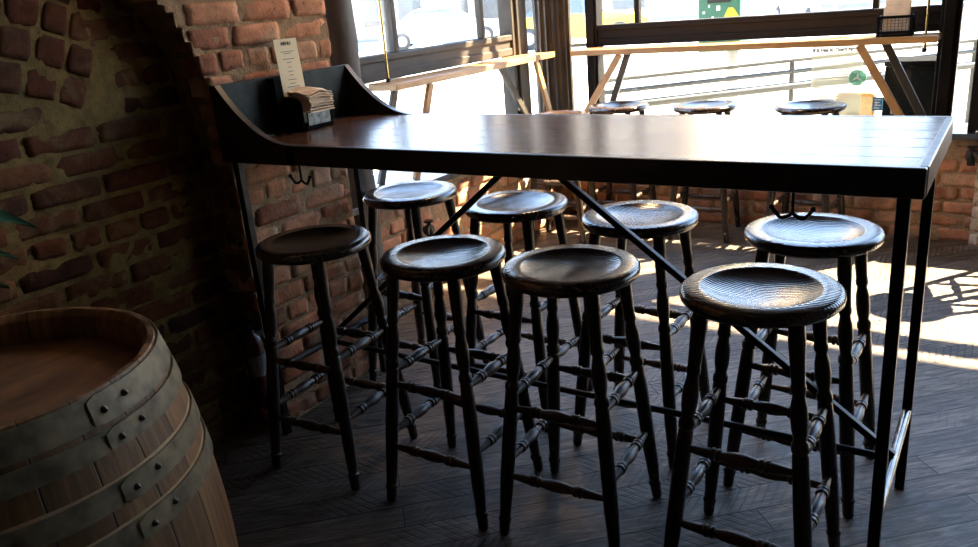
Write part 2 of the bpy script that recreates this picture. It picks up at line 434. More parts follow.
# ------------------------------------------------------------------ brick walls (each brick modelled, one mesh per wall)
def nz(p, s, seed): return noise.noise(Vector((p[0] * s + seed, p[1] * s, p[2] * s)))

def add_brick(bm, lay, C0, u, v, n, L, H, D, seed, rough=0.0045):
    """irregular block: centre of its front face C0, axes u (length) v (height) n (outwards)"""
    tone = random.random()
    nu, nv = 7, 4
    tilt_u = random.uniform(-0.012, 0.012); tilt_v = random.uniform(-0.03, 0.03); off = random.uniform(-0.004, 0.004)
    grid = []
    rc = random.uniform(0.002, 0.006)
    for j in range(nv + 1):
        row = []
        for i in range(nu + 1):
            a = (i / nu - 0.5); b = (j / nv - 0.5)
            P = C0 + u * (a * L) + v * (b * H)
            d = off + a * L * tilt_u * 2 + b * H * tilt_v * 2
            edge = min((0.5 - abs(a)) * L, (0.5 - abs(b)) * H)
            d += nz(P, 28, seed) * rough + nz(P, 70, seed + 9) * rough * 0.5
            if edge < 1e-6:
                d -= rc * 0.8
                P = P - u * (math.copysign(1, a) * (abs(nz(P, 35, seed + 3)) * 0.006 if abs(a) > 0.49 else 0)) \
                      - v * (math.copysign(1, b) * (abs(nz(P, 35, seed + 5)) * 0.0035 if abs(b) > 0.49 else 0))
                if abs(a) > 0.49 and abs(b) > 0.49: d -= rc * 0.6; P = P - u * math.copysign(0.002, a) - v * math.copysign(0.0015, b)
            row.append(bm.verts.new(P + n * d))
        grid.append(row)
    fs = []
    for j in range(nv):
        for i in range(nu):
            fs.append(bm.faces.new((grid[j][i], grid[j][i + 1], grid[j + 1][i + 1], grid[j + 1][i])))
    ring = [grid[0][i] for i in range(nu + 1)] + [grid[j][nu] for j in range(1, nv + 1)] + [grid[nv][i] for i in range(nu - 1, -1, -1)] + [grid[j][0] for j in range(nv - 1, 0, -1)]
    back = [bm.verts.new(q.co - n * D) for q in ring]
    for k in range(len(ring)):
        k2 = (k + 1) % len(ring)
        fs.append(bm.faces.new((ring[k], back[k], back[k2], ring[k2])))
    fs.append(bm.faces.new(back))
    for f in fs:
        f.smooth = True
        for lp in f.loops: lp[lay] = (tone, tone, tone, 1)

def mortar_sheet(bm, O, u, v, n, W, H, keep, depth=0.008, step=0.02, seed=0.0, thick=0.06):
    nu = max(2, int(W / step)); nv = max(2, int(H / step)); g = {}
    def V(i, j):
        if (i, j) not in g:
            P = O + u * (W * i / nu) + v * (H * j / nv)
            g[i, j] = bm.verts.new(P - n * (depth - nz(P, 18, seed) * 0.007 - nz(P, 50, seed) * 0.004))
        return g[i, j]
    for j in range(nv):
        for i in range(nu):
            if keep(W * (i + .5) / nu, H * (j + .5) / nv):
                f = bm.faces.new((V(i, j), V(i + 1, j), V(i + 1, j + 1), V(i, j + 1))); f.material_index = 1; f.smooth = True

def brick_wall(name, O, u, v, n, W, H, mats, mask=lambda a, b: True, mkeep=None, seed=1.0, L=0.210, bh=0.064, j=0.010,
               extra=None, depth=0.09, mstep=0.022, jag=0.0):
    """courses from O along u, upwards along v, facing n; mask(a, b) of a brick centre says whether the brick is laid"""
    O = Vector(O); u = Vector(u); v = Vector(v); n = Vector(n)
    bm = BM(); lay = bm.loops.layers.float_color.new('tone')
    mortar_sheet(bm, O, u, v, n, W, H, mkeep or (lambda a, b: True), 0.0055, mstep, seed)
    rows = int(H / (bh + j))
    for r in range(rows):
        b = r * (bh + j) + j / 2 + bh / 2
        header = (r % 6 == 5)
        LL = L / 2 - 0.005 if header else L
        a = -(LL + j) * (0.5 if r % 2 else 0.0) + random.uniform(-0.015, 0.015)
        while a < W:
            l = LL * random.uniform(0.94, 1.04)
            a0 = max(a, 0.0); a1 = min(a + l, W)
            if a1 - a0 > 0.03:
                c = (a0 + a1) / 2
                mk = mask(c, b)
                if mk:
                    if isinstance(mk, tuple):
                        a0 = max(a0, mk[0]); a1 = min(a1, mk[1]); c = (a0 + a1) / 2
                    if a1 - a0 > 0.03:
                        hb = bh * random.uniform(0.93, 1.03)
                        uu = (u + v * random.uniform(-0.012, 0.012)).normalized()
                        add_brick(bm, lay, O + u * c + v * (b + random.uniform(-0.002, 0.002)), uu, v, n, a1 - a0, hb, depth, seed)
            a += l + j * random.uniform(0.8, 1.3)
    if extra: extra(bm, lay)
    me = bpy.data.meshes.new(name); bm.to_mesh(me); bm.free()
    for mm in mats: me.materials.append(mm)
    o = bpy.data.objects.new(name, me); COL.objects.link(o); o['kind'] = 'structure'
    return o

X, Y, Z = Vector((1, 0, 0)), Vector((0, 1, 0)), Vector((0, 0, 1))
XP, XR = -2.12, -2.27          # pier face and recessed face of the left wall
H_ROOM = 4.1
AR, AY, AZ = 0.85, 0.85, 1.0   # arch of the recess

# solid backing of the masonry, with real depth
def arch_edge(z):
    if z <= AZ: return AY + AR
    if z >= AZ + AR: return None
    return AY + sqrt(AR * AR - (z - AZ) ** 2)

bm = BM()
NA = 28
prof = [(2.21, 0), (2.21, H_ROOM), (-2.6, H_ROOM), (-2.6, 0), (AY - AR - 0.012, 0), (AY - AR - 0.012, AZ)]
prof += [(AY - (AR + 0.012) * cos(pi * k / NA), AZ + (AR + 0.012) * sin(pi * k / NA)) for k in range(1, NA)]
prof += [(AY + AR + 0.012, AZ), (AY + AR + 0.012, 0)]
prism(bm, prof, 'x', -2.75, XP - 0.022)
bm.normal_update()
bmesh.ops.triangulate(bm, faces=bm.faces)
tag(obj('wall_left_core', bm, M_mortar), kind='structure')
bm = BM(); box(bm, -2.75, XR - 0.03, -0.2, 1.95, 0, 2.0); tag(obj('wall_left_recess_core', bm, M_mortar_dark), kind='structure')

# pier and arch spandrel
WY0 = -2.6
def pier_mask(a, b):
    y = WY0 + a
    if b > AZ + AR + 0.1: return True
    e = arch_edge(b)
    if e is None: return True
    jag = 0.02 * nz((0, b, 0), 20, 3)
    if y > e - 0.05: return (e - WY0 + jag, 99)
    e2 = 2 * AY - e
    if y < e2 + 0.05: return (-99, e2 - WY0)
    return False
def pier_keep(a, b):
    e = arch_edge(b)
    if e is None: return True
    return (WY0 + a) > e + 0.01 or (WY0 + a) < 2 * AY - e - 0.01
brick_wall('wall_left', (XP, WY0, 0), Y, Z, X, 2.23 - WY0, H_ROOM, [M_brick, M_mortar], pier_mask, pier_keep, seed=2.3)

# infill under the blind arch, with three rings of headers over it
RC_Y, RC_Z, RR0 = 0.85, 0.20, 1.115
def rec_mask(a, b):
    y = -0.1 + a
    return sqrt((y - RC_Y) ** 2 + (b - RC_Z) ** 2) < RR0 - 0.035 or y > 1.40
def rings(bm, lay):
    for k in range(4):
        r = RR0 + 0.045 + k * 0.092
        ang = radians(90 - 26)
        while ang < radians(90 + 60):
            wd = random.uniform(0.078, 0.098)
            a2 = ang + (wd / 2) / r
            c = Vector((XR, RC_Y + r * cos(a2), RC_Z + r * sin(a2)))
            uu = Vector((0, -sin(a2), cos(a2))); vv = Vector((0, cos(a2), sin(a2)))
            add_brick(bm, lay, c, uu, vv, X, wd - 0.009, 0.084, 0.09, 4.0)
            ang += wd / r
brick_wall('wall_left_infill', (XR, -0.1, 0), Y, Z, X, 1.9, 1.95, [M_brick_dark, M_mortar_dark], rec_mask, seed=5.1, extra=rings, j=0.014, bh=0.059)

# jamb of the pier that faces the room's back end, brick coursed
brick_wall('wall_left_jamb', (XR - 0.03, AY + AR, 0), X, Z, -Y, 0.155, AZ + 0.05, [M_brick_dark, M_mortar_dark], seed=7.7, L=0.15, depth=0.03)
# arch soffit
bm = BM(); prev = None
for k in range(25):
    a = pi * k / 24
    yy, zz = AY + (AR + 0.01) * cos(a), AZ + (AR + 0.01) * sin(a)
    cur = (bm.verts.new((XR - 0.04, yy, zz)), bm.verts.new((XP - 0.02, yy, zz)))
    if prev: bm.faces.new((prev[0], prev[1], cur[1], cur[0]))
    prev = cur
tag(obj('wall_left_soffit', bm, M_mortar_dark, smooth=True), kind='structure')

# end return of the pier towards the window, and the wall under the left window
brick_wall('wall_pier_return', (XP - 0.005, 2.23, 0), -X, Z, Y, 0.45, H_ROOM, [M_brick, M_mortar], seed=9.1, depth=0.03)
SILL_Z = 0.58
XD, YD = -2.47, 4.72           # dado faces
brick_wall('wall_left_dado', (XD, 2.23, 0), Y, Z, X, YD - 2.23 + 0.02, SILL_Z - 0.03, [M_brick, M_mortar], seed=11.0)
bm = BM(); box(bm, -2.8, XD - 0.03, 2.22, 5.0, 0, SILL_Z - 0.035); tag(obj('wall_left_dado_core', bm, M_mortar), kind='structure')
brick_wall('wall_back_dado', (XD, YD, 0), X, Z, -Y, 5.0, SILL_Z - 0.03, [M_brick, M_mortar], seed=13.0)
bm = BM(); box(bm, -2.8, 2.6, YD + 0.03, 5.0, 0, SILL_Z - 0.035); tag(obj('wall_back_core', bm, M_mortar), kind='structure')
# floor, ceiling, remaining walls
bm = BM(); box(bm, -2.8, 2.6, -2.7, 4.95, -0.1, 0.0); tag(obj('floor', bm, M_floor), kind='structure')
bm = BM(); box(bm, -2.85, 2.7, -2.7, 5.1, H_ROOM, H_ROOM + 0.12); tag(obj('ceiling', bm, M_dark_ceiling), kind='structure')
bm = BM(); box(bm, 2.6, 2.72, -2.7, 5.1, 0, H_ROOM); tag(obj('wall_right', bm, M_darkwall), kind='structure')
bm = BM(); box(bm, -2.8, 2.72, -2.82, -2.7, 0, H_ROOM); tag(obj('wall_front', bm, M_darkwall), kind='structure')
# sills
bm = BM(); box(bm, -2.85, XD + 0.035, 2.25, 4.69, SILL_Z - 0.032, SILL_Z, 0.004); tag(obj('trim_1', bm, M_sill), kind='structure')
bm = BM(); box(bm, -2.85, 2.6, YD - 0.035, 5.02, SILL_Z - 0.032, SILL_Z, 0.004); tag(obj('trim_2', bm, M_sill), kind='structure')

# ------------------------------------------------------------------ windows
def window(name, axis, pos, a0, a1, stiles, mullions, rail, z0, z1, mat, d=0.07):
    """axis 'x': runs along X at Y=pos. Parts are children of the window."""
    root = empty(name, (0, 0, 0)); root['kind'] = 'structure'
    def B(bm, s0, s1, q0, q1, dd, bev=0.004, shift=0.0):
        if axis == 'x': box(bm, s0, s1, pos - dd / 2 + shift, pos + dd / 2 + shift, q0, q1, bev)
        else: box(bm, pos - dd / 2 - shift, pos + dd / 2 - shift, s0, s1, q0, q1, bev)
    for s0, s1 in stiles:
        bm = BM(); B(bm, s0, s1, z0, z1, d * 1.4); B(bm, s0 + 0.2 * (s1 - s0), s1 - 0.2 * (s1 - s0), z0 + .001, z1 - .001, d * 1.9, 0.006); obj('window_stile', bm, mat, root)
    bm = BM(); B(bm, a0, a1, rail[0], rail[1], d * 0.9); B(bm, a0, a1, rail[1] - 0.035, rail[1], d * 1.25, 0.006); B(bm, a0, a1, rail[0], rail[0] + 0.045, d * 1.2, 0.006)
    obj('window_rail', bm, mat, root)
    bm = BM(); B(bm, a0, a1, z1 - 0.08, z1, d); obj('window_head', bm, mat, root)
    bm = BM(); B(bm, a0, a1, 2.42, 2.56, d * 0.9); obj('transom_bar', bm, mat, root)
    for mu in mullions:
        bm = BM(); B(bm, mu - 0.016, mu + 0.016, rail[1], z1 - 0.08, d * 0.6); obj('glazing_bar', bm, mat, root)
    bm = BM(); B(bm, a0, a1, z0, z1, 0.006, 0.0, 0.005); obj('window_pane', bm, M_glass, root)
    return root
WTOP = 3.92
window('window_1', 'y', -2.72, 2.45, 4.52, [(2.36, 2.45), (4.42, 4.60)], [3.32, 4.14], (1.075, 1.20), SILL_Z, WTOP, M_frame_left)
window('window_2', 'x', 4.90, -2.385, -0.38, [(-2.385, -2.305), (-0.38, -0.285)], [-2.045, -0.69], (1.075, 1.205), SILL_Z, WTOP, M_frame)
for nm, a0, a1 in (('window_3', -2.50, -2.385), ('window_4', -0.285, -0.20)):
    bm = BM(); box(bm, a0, a1, 4.90, 4.906, SILL_Z, WTOP); tag(obj(nm, bm, M_glass), kind='structure')
bm = BM(); box(bm, -2.728, -2.722, 4.60, 4.78, SILL_Z, WTOP); tag(obj('window_5', bm, M_glass), kind='structure')
# wall beyond the right-hand strip and the headers over the glass
bm = BM(); box(bm, -0.20, -0.10, 4.72, 4.98, SILL_Z, H_ROOM, 0.005); tag(obj('trim_3', bm, M_frame), kind='structure')
window('window_6', 'x', 4.90, -0.10, 2.5, [(2.42, 2.5)], [], (SILL_Z, SILL_Z + 0.05), SILL_Z, WTOP, M_frame)
bm = BM(); box(bm, -2.8, 2.62, 4.86, 4.98, WTOP, H_ROOM); tag(obj('wall_back_header', bm, M_darkwall), kind='structure')
bm = BM(); box(bm, -2.8, -2.66, 2.2, 4.98, WTOP, H_ROOM); tag(obj('wall_left_header', bm, M_darkwall), kind='structure')
# slim timber trim beside the corner column
bm = BM(); box(bm, -2.70, -2.68, 4.765, 4.785, SILL_Z, WTOP, 0.003); tag(obj('trim_4', bm, M_pine_leg), kind='structure')

# pale brick pilaster at the right
bm_off = brick_wall('wall_back_pilaster', (-0.135, 4.65, 0), X, Z, -Y, 0.5, SILL_Z - 0.01, [M_brick_pale, M_mortar_pale], seed=17.0, depth=0.1, L=0.19)
brick_wall('wall_back_pilaster_side', (-0.135, 4.72, 0), -Y, Z, -X, 0.07, SILL_Z - 0.01, [M_brick_pale, M_mortar_pale], seed=18.0, depth=0.03, L=0.095)
bm = BM(); box(bm, -0.16, 0.39, 4.635, 4.70, SILL_Z - 0.012, SILL_Z + 0.02, 0.005); tag(obj('trim_5', bm, M_sill), kind='structure')

# round post between the pier and the left window
bm = BM()
lathe(bm, (-2.49, 2.66, 0), (-2.49, 2.66, H_ROOM), [(0, 0.10), (0.02, 0.10), (0.025, 0.088)] + [(0.025 + 0.975 * k / 40, 0.085 + 0.003 * sin(k * 1.7)) for k in range(1, 41)], 28)
tag(obj('round_post', bm, M_column, smooth=True), 'dark plastered round post beside the end of the brick pier', 'post')
# fluted column in the corner
bm = BM()
nfl, rad, cx_, cy_ = 18, 0.125, -2.615, 4.83
def flring(z, r, fl=1.0):
    out = []
    for k in range(nfl * 6):
        a = 2 * pi * k / (nfl * 6); ph = (k % 6) / 6.0
        rr = r * (1 - 0.10 * fl * sin(pi * ph) ** 1.0 * (1 if 0 < ph else 0))
        out.append(bm.verts.new((cx_ + rr * cos(a), cy_ + rr * sin(a), z)))
    return out
lev = [(0.0, rad * 1.25, 0), (0.10, rad * 1.25, 0), (0.13, rad * 1.12, 0), (0.16, rad, 1), (2.6, rad * 0.97, 1), (2.62, rad * 1.15, 0), (H_ROOM, rad * 1.2, 0)]
rr_ = [flring(*q) for q in lev]
for i in range(len(rr_) - 1):
    nn = len(rr_[i])
    for k in range(nn): bm.faces.new((rr_[i][k], rr_[i][(k + 1) % nn], rr_[i + 1][(k + 1) % nn], rr_[i + 1][k]))
tag(obj('fluted_column', bm, M_flute, smooth=True), 'bronze-brown fluted cast-iron column in the corner between the two windows', 'column')

# ------------------------------------------------------------------ window counters with splayed legs
def ledge(name, corner, along, inward, L, D, label, leg_at):
    """corner = front end corner at the top; 'along' runs with the window, 'inward' points to the glass"""
    along = Vector(along); inward = Vector(inward); c = Vector(corner)
    root = empty(name, (c.x, c.y, SILL_Z), label=label, cat='window counter')
    th = 0.034
    def BX(bm, a0, a1, d0, d1, z0, z1, bev):
        P = [c + along * a0 + inward * d0, c + along * a1 + inward * d1]
        box(bm, min(P[0].x, P[1].x), max(P[0].x, P[1].x), min(P[0].y, P[1].y), max(P[0].y, P[1].y), z0, z1, bev)
    bm = BM(); BX(bm, 0, L, 0, D, c.z - th, c.z, 0.004); obj('counter_board', bm, M_pine if abs(along.x) > .5 else M_pine_y, root)
    for a, sp, ar, spr in leg_at:
        for dd, mt, aa, ss in ((0.025, M_pine_leg, a, sp), (D - 0.03, M_pine_dark, ar, spr)):
            p1 = c + along * aa + inward * dd; p1.z = c.z - th
            p0 = c + along * (aa + ss) + inward * dd; p0.z = SILL_Z
            bm = BM(); beam(bm, p0, p1, 0.022, 0.040, up=along, bev=0.003)
            obj('leg', bm, mt, root)
    return root
M_pine_y = wood('golden_pine_lengthwise', (0.26, 0.115, 0.035), (0.46, 0.25, 0.09), 'y', 0.33, 4, 0.1, 10)
ledge('window_counter', (-2.495, 3.03, 1.072), (0, 1, 0), (-1, 0, 0), 1.60, 0.18, 'narrow pine window counter at the left window with splayed legs', [(0.30, -0.20, 0.17, -0.20), (1.39, 0.20, 1.17, 0.37)])
ledge('window_counter', (-2.385, 4.62, 1.072), (1, 0, 0), (0, 1, 0), 2.02, 0.205, 'long narrow pine counter along the back window with splayed legs', [(0.324, -0.31, 0.315, -0.17), (1.665, 0.27, 1.765, 0.24)])

def brass_rod(x, y, z0, label):
    root = empty('hanging_rod', (x, y, z0), label=label, cat='rod', group=None)
    bm = BM(); lathe(bm, (x, y, z0), (x, y, H_ROOM), [(0, 0.0065), (1, 0.0065)], 12); obj('rod', bm, M_brass, root, smooth=True)
    bm = BM(); lathe(bm, (x, y, z0 - 0.004), (x, y, z0 + 0.018), [(0, 0.004), (0.1, 0.013), (0.9, 0.013), (1, 0.008)], 6); obj('nut', bm, M_iron, root)
brass_rod(-2.60, 3.10, 1.075, 'brass rod hanging down to the pine counter at the left window')
brass_rod(-0.425, 4.70, 0.99, 'brass rod hanging down through the right end of the back counter')

# ------------------------------------------------------------------ bar stools
HS, SR = 0.76, 0.1775
def make_stool():
    root = empty('bar_stool', (0, 0, 0))
    bm = BM()
    prof_r = [(0.0, 0.0235), (0.03, 0.0225), (0.06, 0.0195), (0.085, 0.0155), (0.106, 0.0105), (0.120, 0.0055), (0.128, 0.0015), (0.1315, 0.0), (0.136, -0.0004), (0.164, 0.0), (0.172, -0.003), (0.1770, -0.009), (0.1780, -0.016), (0.1765, -0.024), (0.170, -0.031), (0.155, -0.035), (0.0, -0.035)]
    n = 72; rings_ = []
    for i, (r, dz) in enumerate(prof_r):
        z = HS - (dz if i < 8 else -dz)
        if r == 0.0: rings_.append([bm.verts.new((0, 0, z))])
        else: rings_.append([bm.verts.new((r * cos(2 * pi * k / n), r * sin(2 * pi * k / n), z)) for k in range(n)])
    for i in range(len(rings_) - 1):
        A, B = rings_[i], rings_[i + 1]
        for k in range(n):
            k2 = (k + 1) % n
            if len(A) == 1: bm.faces.new((A[0], B[k], B[k2]))
            elif len(B) == 1: bm.faces.new((A[k], B[0], A[k2]))
            else: bm.faces.new((A[k], B[k], B[k2], A[k2]))
    obj('seat', bm, M_seat, root, smooth=True)
    rt, rb = 0.100, 0.166
    def P(sx, sy, z):
        r = rb + (rt - rb) * z / 0.74
        return Vector((sx * r, sy * r, z))
    lp = [(0, .0125), (.012, .0150), (.055, .0160), (.062, .0185), (.070, .0190), (.078, .0150), (.085, .0155), (.20, .0190), (.30, .0195), (.40, .0195),
          (.52, .0188), (.585, .0178), (.592, .0155), (.598, .0190), (.610, .0196), (.622, .0185), (.628, .0150), (.640, .0146), (.668, .0180), (.70, .0192),
          (.735, .0180), (.765, .0140), (.775, .0135), (.782, .0165), (.797, .0168), (.805, .0150), (.85, .0160), (.93, .0185), (1.0, .0175)]
    for sx, sy in ((-1, -1), (1, -1), (1, 1), (-1, 1)):
        bm = BM(); lathe(bm, P(sx, sy, 0), P(sx, sy, 0.735), lp, 16); obj('leg', bm, M_leg, root, smooth=True)
    sp = [(0, .0075), (.10, .0095), (.20, .0120), (.235, .0135), (.240, .0105), (.247, .0105), (.252, .0150), (.268, .0160), (.284, .0150), (.289, .0105), (.297, .0105), (.302, .0150), (.318, .0158),
          (.334, .0145), (.340, .0110), (.38, .0125), (.44, .0155), (.50, .0165)]
    sp = sp + [(1 - t, r) for t, r in sp[-2::-1]]
    for (a, b, z) in (((-1, -1), (1, -1), .185), ((-1, 1), (1, 1), .185), ((-1, -1), (1, -1), .385), ((-1, 1), (1, 1), .385),
                      ((-1, -1), (-1, 1), .225), ((1, -1), (1, 1), .225), ((-1, -1), (-1, 1), .42), ((1, -1), (1, 1), .42)):
        bm = BM(); lathe(bm, P(a[0], a[1], z), P(b[0], b[1], z), sp, 14)
        obj('stretcher', bm, M_spindle, root, smooth=True)
    return root

def copy_tree(o, parent=None):
    c = o.copy(); COL.objects.link(c)
    if parent is not None: c.parent = parent
    for ch in list(o.children): copy_tree(ch, c)
    return c
proto = make_stool()
STOOLS = [
    (-1.787, 1.683, 4, 'dark round bar stool nearest the brick wall, in the near row at the table', 'near'),
    (-1.307, 1.704, 1, 'dark round bar stool second from the wall in the near row', 'near'),
    (-0.918, 1.725, 3, 'dark round bar stool third from the wall in the near row, ringed dished seat', 'near'),
    (-0.438, 1.721, 0, 'largest and nearest bar stool, right end of the near row, whorled grain on seat', 'near'),
    (-1.892, 2.303, 0, 'bar stool on the far side of the table closest to the brick pier', 'far'),
    (-1.400, 2.261, 0, 'bar stool second from the pier on the far side of the table', 'far'),
    (-0.935, 2.222, 0, 'bar stool on the far side of the table behind the right brace, bluish seat', 'far'),
    (-0.428, 2.204, -1, 'bar stool at the right end of the far side, under the double hook', 'far'),
    (-2.215, 4.12, 10, 'bar stool by the window, mostly hidden, standing before the fluted column', 'win'),
    (-2.012, 4.50, 0, 'bar stool at the back window counter beside its left pair of legs', 'win'),
    (-1.486, 4.50, 5, 'bar stool at the middle of the back window counter', 'win'),
    (-0.917, 4.49, -4, 'bar stool at the back window counter in front of the frosted notice', 'win'),
    (0.135, 4.16, 12, 'bar stool past the right edge of the view, its seat shading the sunlit floor', 'win')]
GR = {'near': 'bar stools along the near side of the high table', 'far': 'bar stools along the far side of the high table', 'win': 'bar stools at the window counters'}
for i, (x, y, a, lab, g) in enumerate(STOOLS):
    o = proto if i == 0 else copy_tree(proto)
    o.location = (x, y, 0); o.rotation_euler = (0, 0, radians(a))
    tag(o, lab, 'bar stool', GR[g])

# ------------------------------------------------------------------ high table
TX0, TX1, TY0, TY1, TZ = -2.085, -0.127, 1.653, 2.267, 1.054
tb = empty('high_table', (-1.1, 1.96, 0), label='long dark high bar table with glossy board top, its raised end against the brick pier', cat='table')
bm = BM(); box(bm, TX0 + 0.03, TX1 - 0.012, TY0 + 0.02, TY1 - 0.02, TZ - 0.03, TZ - 0.0005, 0.0); obj('tabletop', bm, M_top, tb)
# solid edge band around it
bm = BM()
box(bm, TX0 + 0.27, TX1, TY0, TY0 + 0.022, TZ - 0.060, TZ, 0.0035)
obj('front_edge_band', bm, M_black_wood, tb)
bm = BM(); box(bm, TX0 + 0.27, TX1, TY1 - 0.022, TY1, TZ - 0.060, TZ, 0.0035); obj('back_edge_band', bm, M_black_wood, tb)
bm = BM(); box(bm, TX1 - 0.016, TX1 + 0.002, TY0 + 0.02, TY1 - 0.02, TZ - 0.060, TZ, 0.003); obj('end_edge_band', bm, M_black_wood, tb)
# swept cheeks
def cheek(y0, y1):
    bm = BM(); poly = []
    ztop, xe = 1.232, TX0 + 0.30
    poly.append((TX0 - 0.02, TZ - 0.060)); poly.append((TX0 - 0.02, ztop)); poly.append((TX0 + 0.004, ztop))
    for k in range(1, 25):
        t = k / 24.0
        x = TX0 + 0.004 + (xe - TX0 - 0.004) * t
        z = TZ + (ztop - TZ) * (1 - t) ** 2.1
        poly.append((x, z))
    poly.append((xe, TZ - 0.060))
    prism(bm, poly, 'y', y0, y1)
    return bm
obj('curved_cheek', cheek(TY0, TY0 + 0.022), M_black_wood, tb)
obj('curved_cheek', cheek(TY1 - 0.022, TY1), M_black_wood, tb)
bm = BM(); box(bm, TX0 - 0.02, TX0 + 0.004, TY0 + 0.022, TY1 - 0.022, TZ - 0.058, 1.232, 0.002)
obj('end_panel', bm, M_panel, tb)
bm = BM(); box(bm, TX0 + 0.004, TX0 + 0.05, TY0 + 0.022, TY1 - 0.022, TZ - 0.058, TZ, 0.0); obj('end_batten', bm, M_black_wood, tb)
# steel legs
LX0, LX1, LY0, LY1, RZ = TX0 + 0.006, TX1 - 0.036, TY0 + 0.035, TY1 - 0.030, 0.25
for x in (LX0, LX1):
    for y in (LY0, LY1):
        bm = BM(); box(bm, x - 0.0125, x + 0.0125, y - 0.0125, y + 0.0125, 0, TZ - 0.03, 0.002); obj('leg', bm, M_iron, tb)
    bm = BM(); lathe(bm, (x, LY0, RZ), (x, LY1, RZ), [(0, 0.0125), (1, 0.0125)], 16)
    obj('foot_bar', bm, M_iron_rail if x == LX1 else M_iron, tb, smooth=True, label='shiny worn steel foot bar' if x == LX1 else None)
YM = (LY0 + LY1) / 2
bm = BM(); lathe(bm, (LX0, YM, RZ), (LX1, YM, RZ), [(0, 0.010), (1, 0.010)], 14); obj('centre_rail', bm, M_iron, tb, smooth=True)
XM = (LX0 + LX1) / 2
for sx, xe in ((-1, LX0), (1, LX1)):
    bm = BM(); beam(bm, (-1.165 - sx * 0.022, YM, TZ - 0.035), (xe, YM, RZ + 0.01), 0.018, 0.018, up=(0, 1, 0), bev=0.002)
    obj('brace', bm, M_iron, tb)
bm = BM(); box(bm, -1.23, -1.05, YM - 0.03, YM + 0.03, TZ - 0.036, TZ - 0.03); obj('brace_plate', bm, M_iron, tb)
# double hooks under the front edge
def hook(x, y):
    root = BM()
    z = TZ - 0.060
    lathe(root, (x, y, z - 0.055), (x, y, z + 0.005), [(0, 0.004), (0.8, 0.004), (0.85, 0.008), (1, 0.010)], 10)
    for s in (-1, 1):
        pts = [(x + s * 0.042 * t, y - 0.004 * t, z - 0.055 - 0.010 * sin(pi * t) + 0.012 * max(0, t - 0.6) / 0.4) for t in [k / 10 for k in range(11)]]
        tube(root, pts, 0.0042, 8)
        bmesh.ops.create_icosphere(root, subdivisions=2, radius=0.0065, matrix=Matrix.Translation(pts[-1]))
    return obj('hook', root, M_iron, tb, smooth=True)
hook(-1.815, 1.70); hook(-0.372, 1.70)

# ------------------------------------------------------------------ menu and napkin holder on the table
hx, hy = -2.045, 1.94
nh = empty('napkin_holder', (hx, hy, TZ), label='black box holder at the walled end of the high table, filled with tan papers', cat='holder')
bm = BM(); box(bm, hx - 0.03, hx + 0.085, hy - 0.045, hy + 0.085, TZ, TZ + 0.012, 0.002)
box(bm, hx - 0.03, hx - 0.022, hy - 0.045, hy + 0.085, TZ + .01, TZ + 0.17, 0.002)
box(bm, hx - 0.03, hx + 0.083, hy + 0.077, hy + 0.085, TZ + .01, TZ + 0.05, 0.002)
obj('box_body', bm, M_black, nh)
bm = BM()
poly = [(hx - 0.03, TZ + 0.01), (hx + 0.075, TZ + 0.01), (hx + 0.075, TZ + 0.055)] + [(hx + 0.045 + 0.03 * cos(a), TZ + 0.075 + 0.03 * sin(a)) for a in [k * pi / 16 for k in range(0, 9)]] + [(hx - 0.03, TZ + 0.115)]
prism(bm, poly, 'y', hy - 0.049, hy - 0.041)
obj('side_cheek', bm, M_black, nh)
bm = BM(); box(bm, hx + 0.076, hx + 0.082, hy - 0.03, hy + 0.075, TZ + 0.012, TZ + 0.058, 0.002); obj('metal_plate', bm, M_plate, nh, label='scratched silver front plate')
# standing black slot behind, that carries the tall card
bm = BM(); box(bm, hx - 0.030, hx + 0.008, hy - 0.085, hy - 0.052, TZ, TZ + 0.175, 0.002)
tag(obj('card_stand', bm, M_black), 'upright black stand beside the paper holder at the walled end of the table', 'stand')
random.seed(21)
for i in range(9):
    z0 = TZ + 0.058 + i * 0.0078; t_ = i / 8
    bm = BM(); L_, W_ = 0.104 - 0.004 * (i % 3), 0.108
    nseg = 8; ang = random.uniform(-0.07, 0.07); grid = []
    for a in range(nseg + 1):
        row = []
        for b in range(3):
            lx = (a / nseg - 0.5) * L_ ; ly = (b / 2 - 0.5) * W_
            droop = 0.0016 * sin(5 * lx * 20 + i) - 0.016 * t_ * (a / nseg) ** 2 * 0.6 + 0.012 * t_ * sin(pi * b / 2)
            P = Vector((hx + 0.058 + lx * cos(ang) - ly * sin(ang) + random.uniform(-.001, .001), hy + 0.018 + lx * sin(ang) + ly * cos(ang), z0 + droop))
            row.append(P)
        grid.append(row)
    lo = [[bm.verts.new(q) for q in r] for r in grid]; hi = [[bm.verts.new(q + Vector((0, 0, 0.0040))) for q in r] for r in grid]
    for a in range(nseg):
        for b in range(2):
            bm.faces.new((lo[a][b], lo[a + 1][b], lo[a + 1][b + 1], lo[a][b + 1])); bm.faces.new((hi[a][b], hi[a][b + 1], hi[a + 1][b + 1], hi[a + 1][b]))
    for a in range(nseg):
        for b in (0, 2): bm.faces.new((lo[a][b], hi[a][b], hi[a + 1][b], lo[a + 1][b]))
    for b in range(2):
        for a in (0, nseg): bm.faces.new((lo[a][b], lo[a][b + 1], hi[a][b + 1], hi[a][b]))
    lab = 'folded tan paper sheet in the curling stack held by the black box on the table'
    tag(obj('paper_napkin', bm, M_napkin), lab, 'napkin', 'tan papers stacked in the black holder')

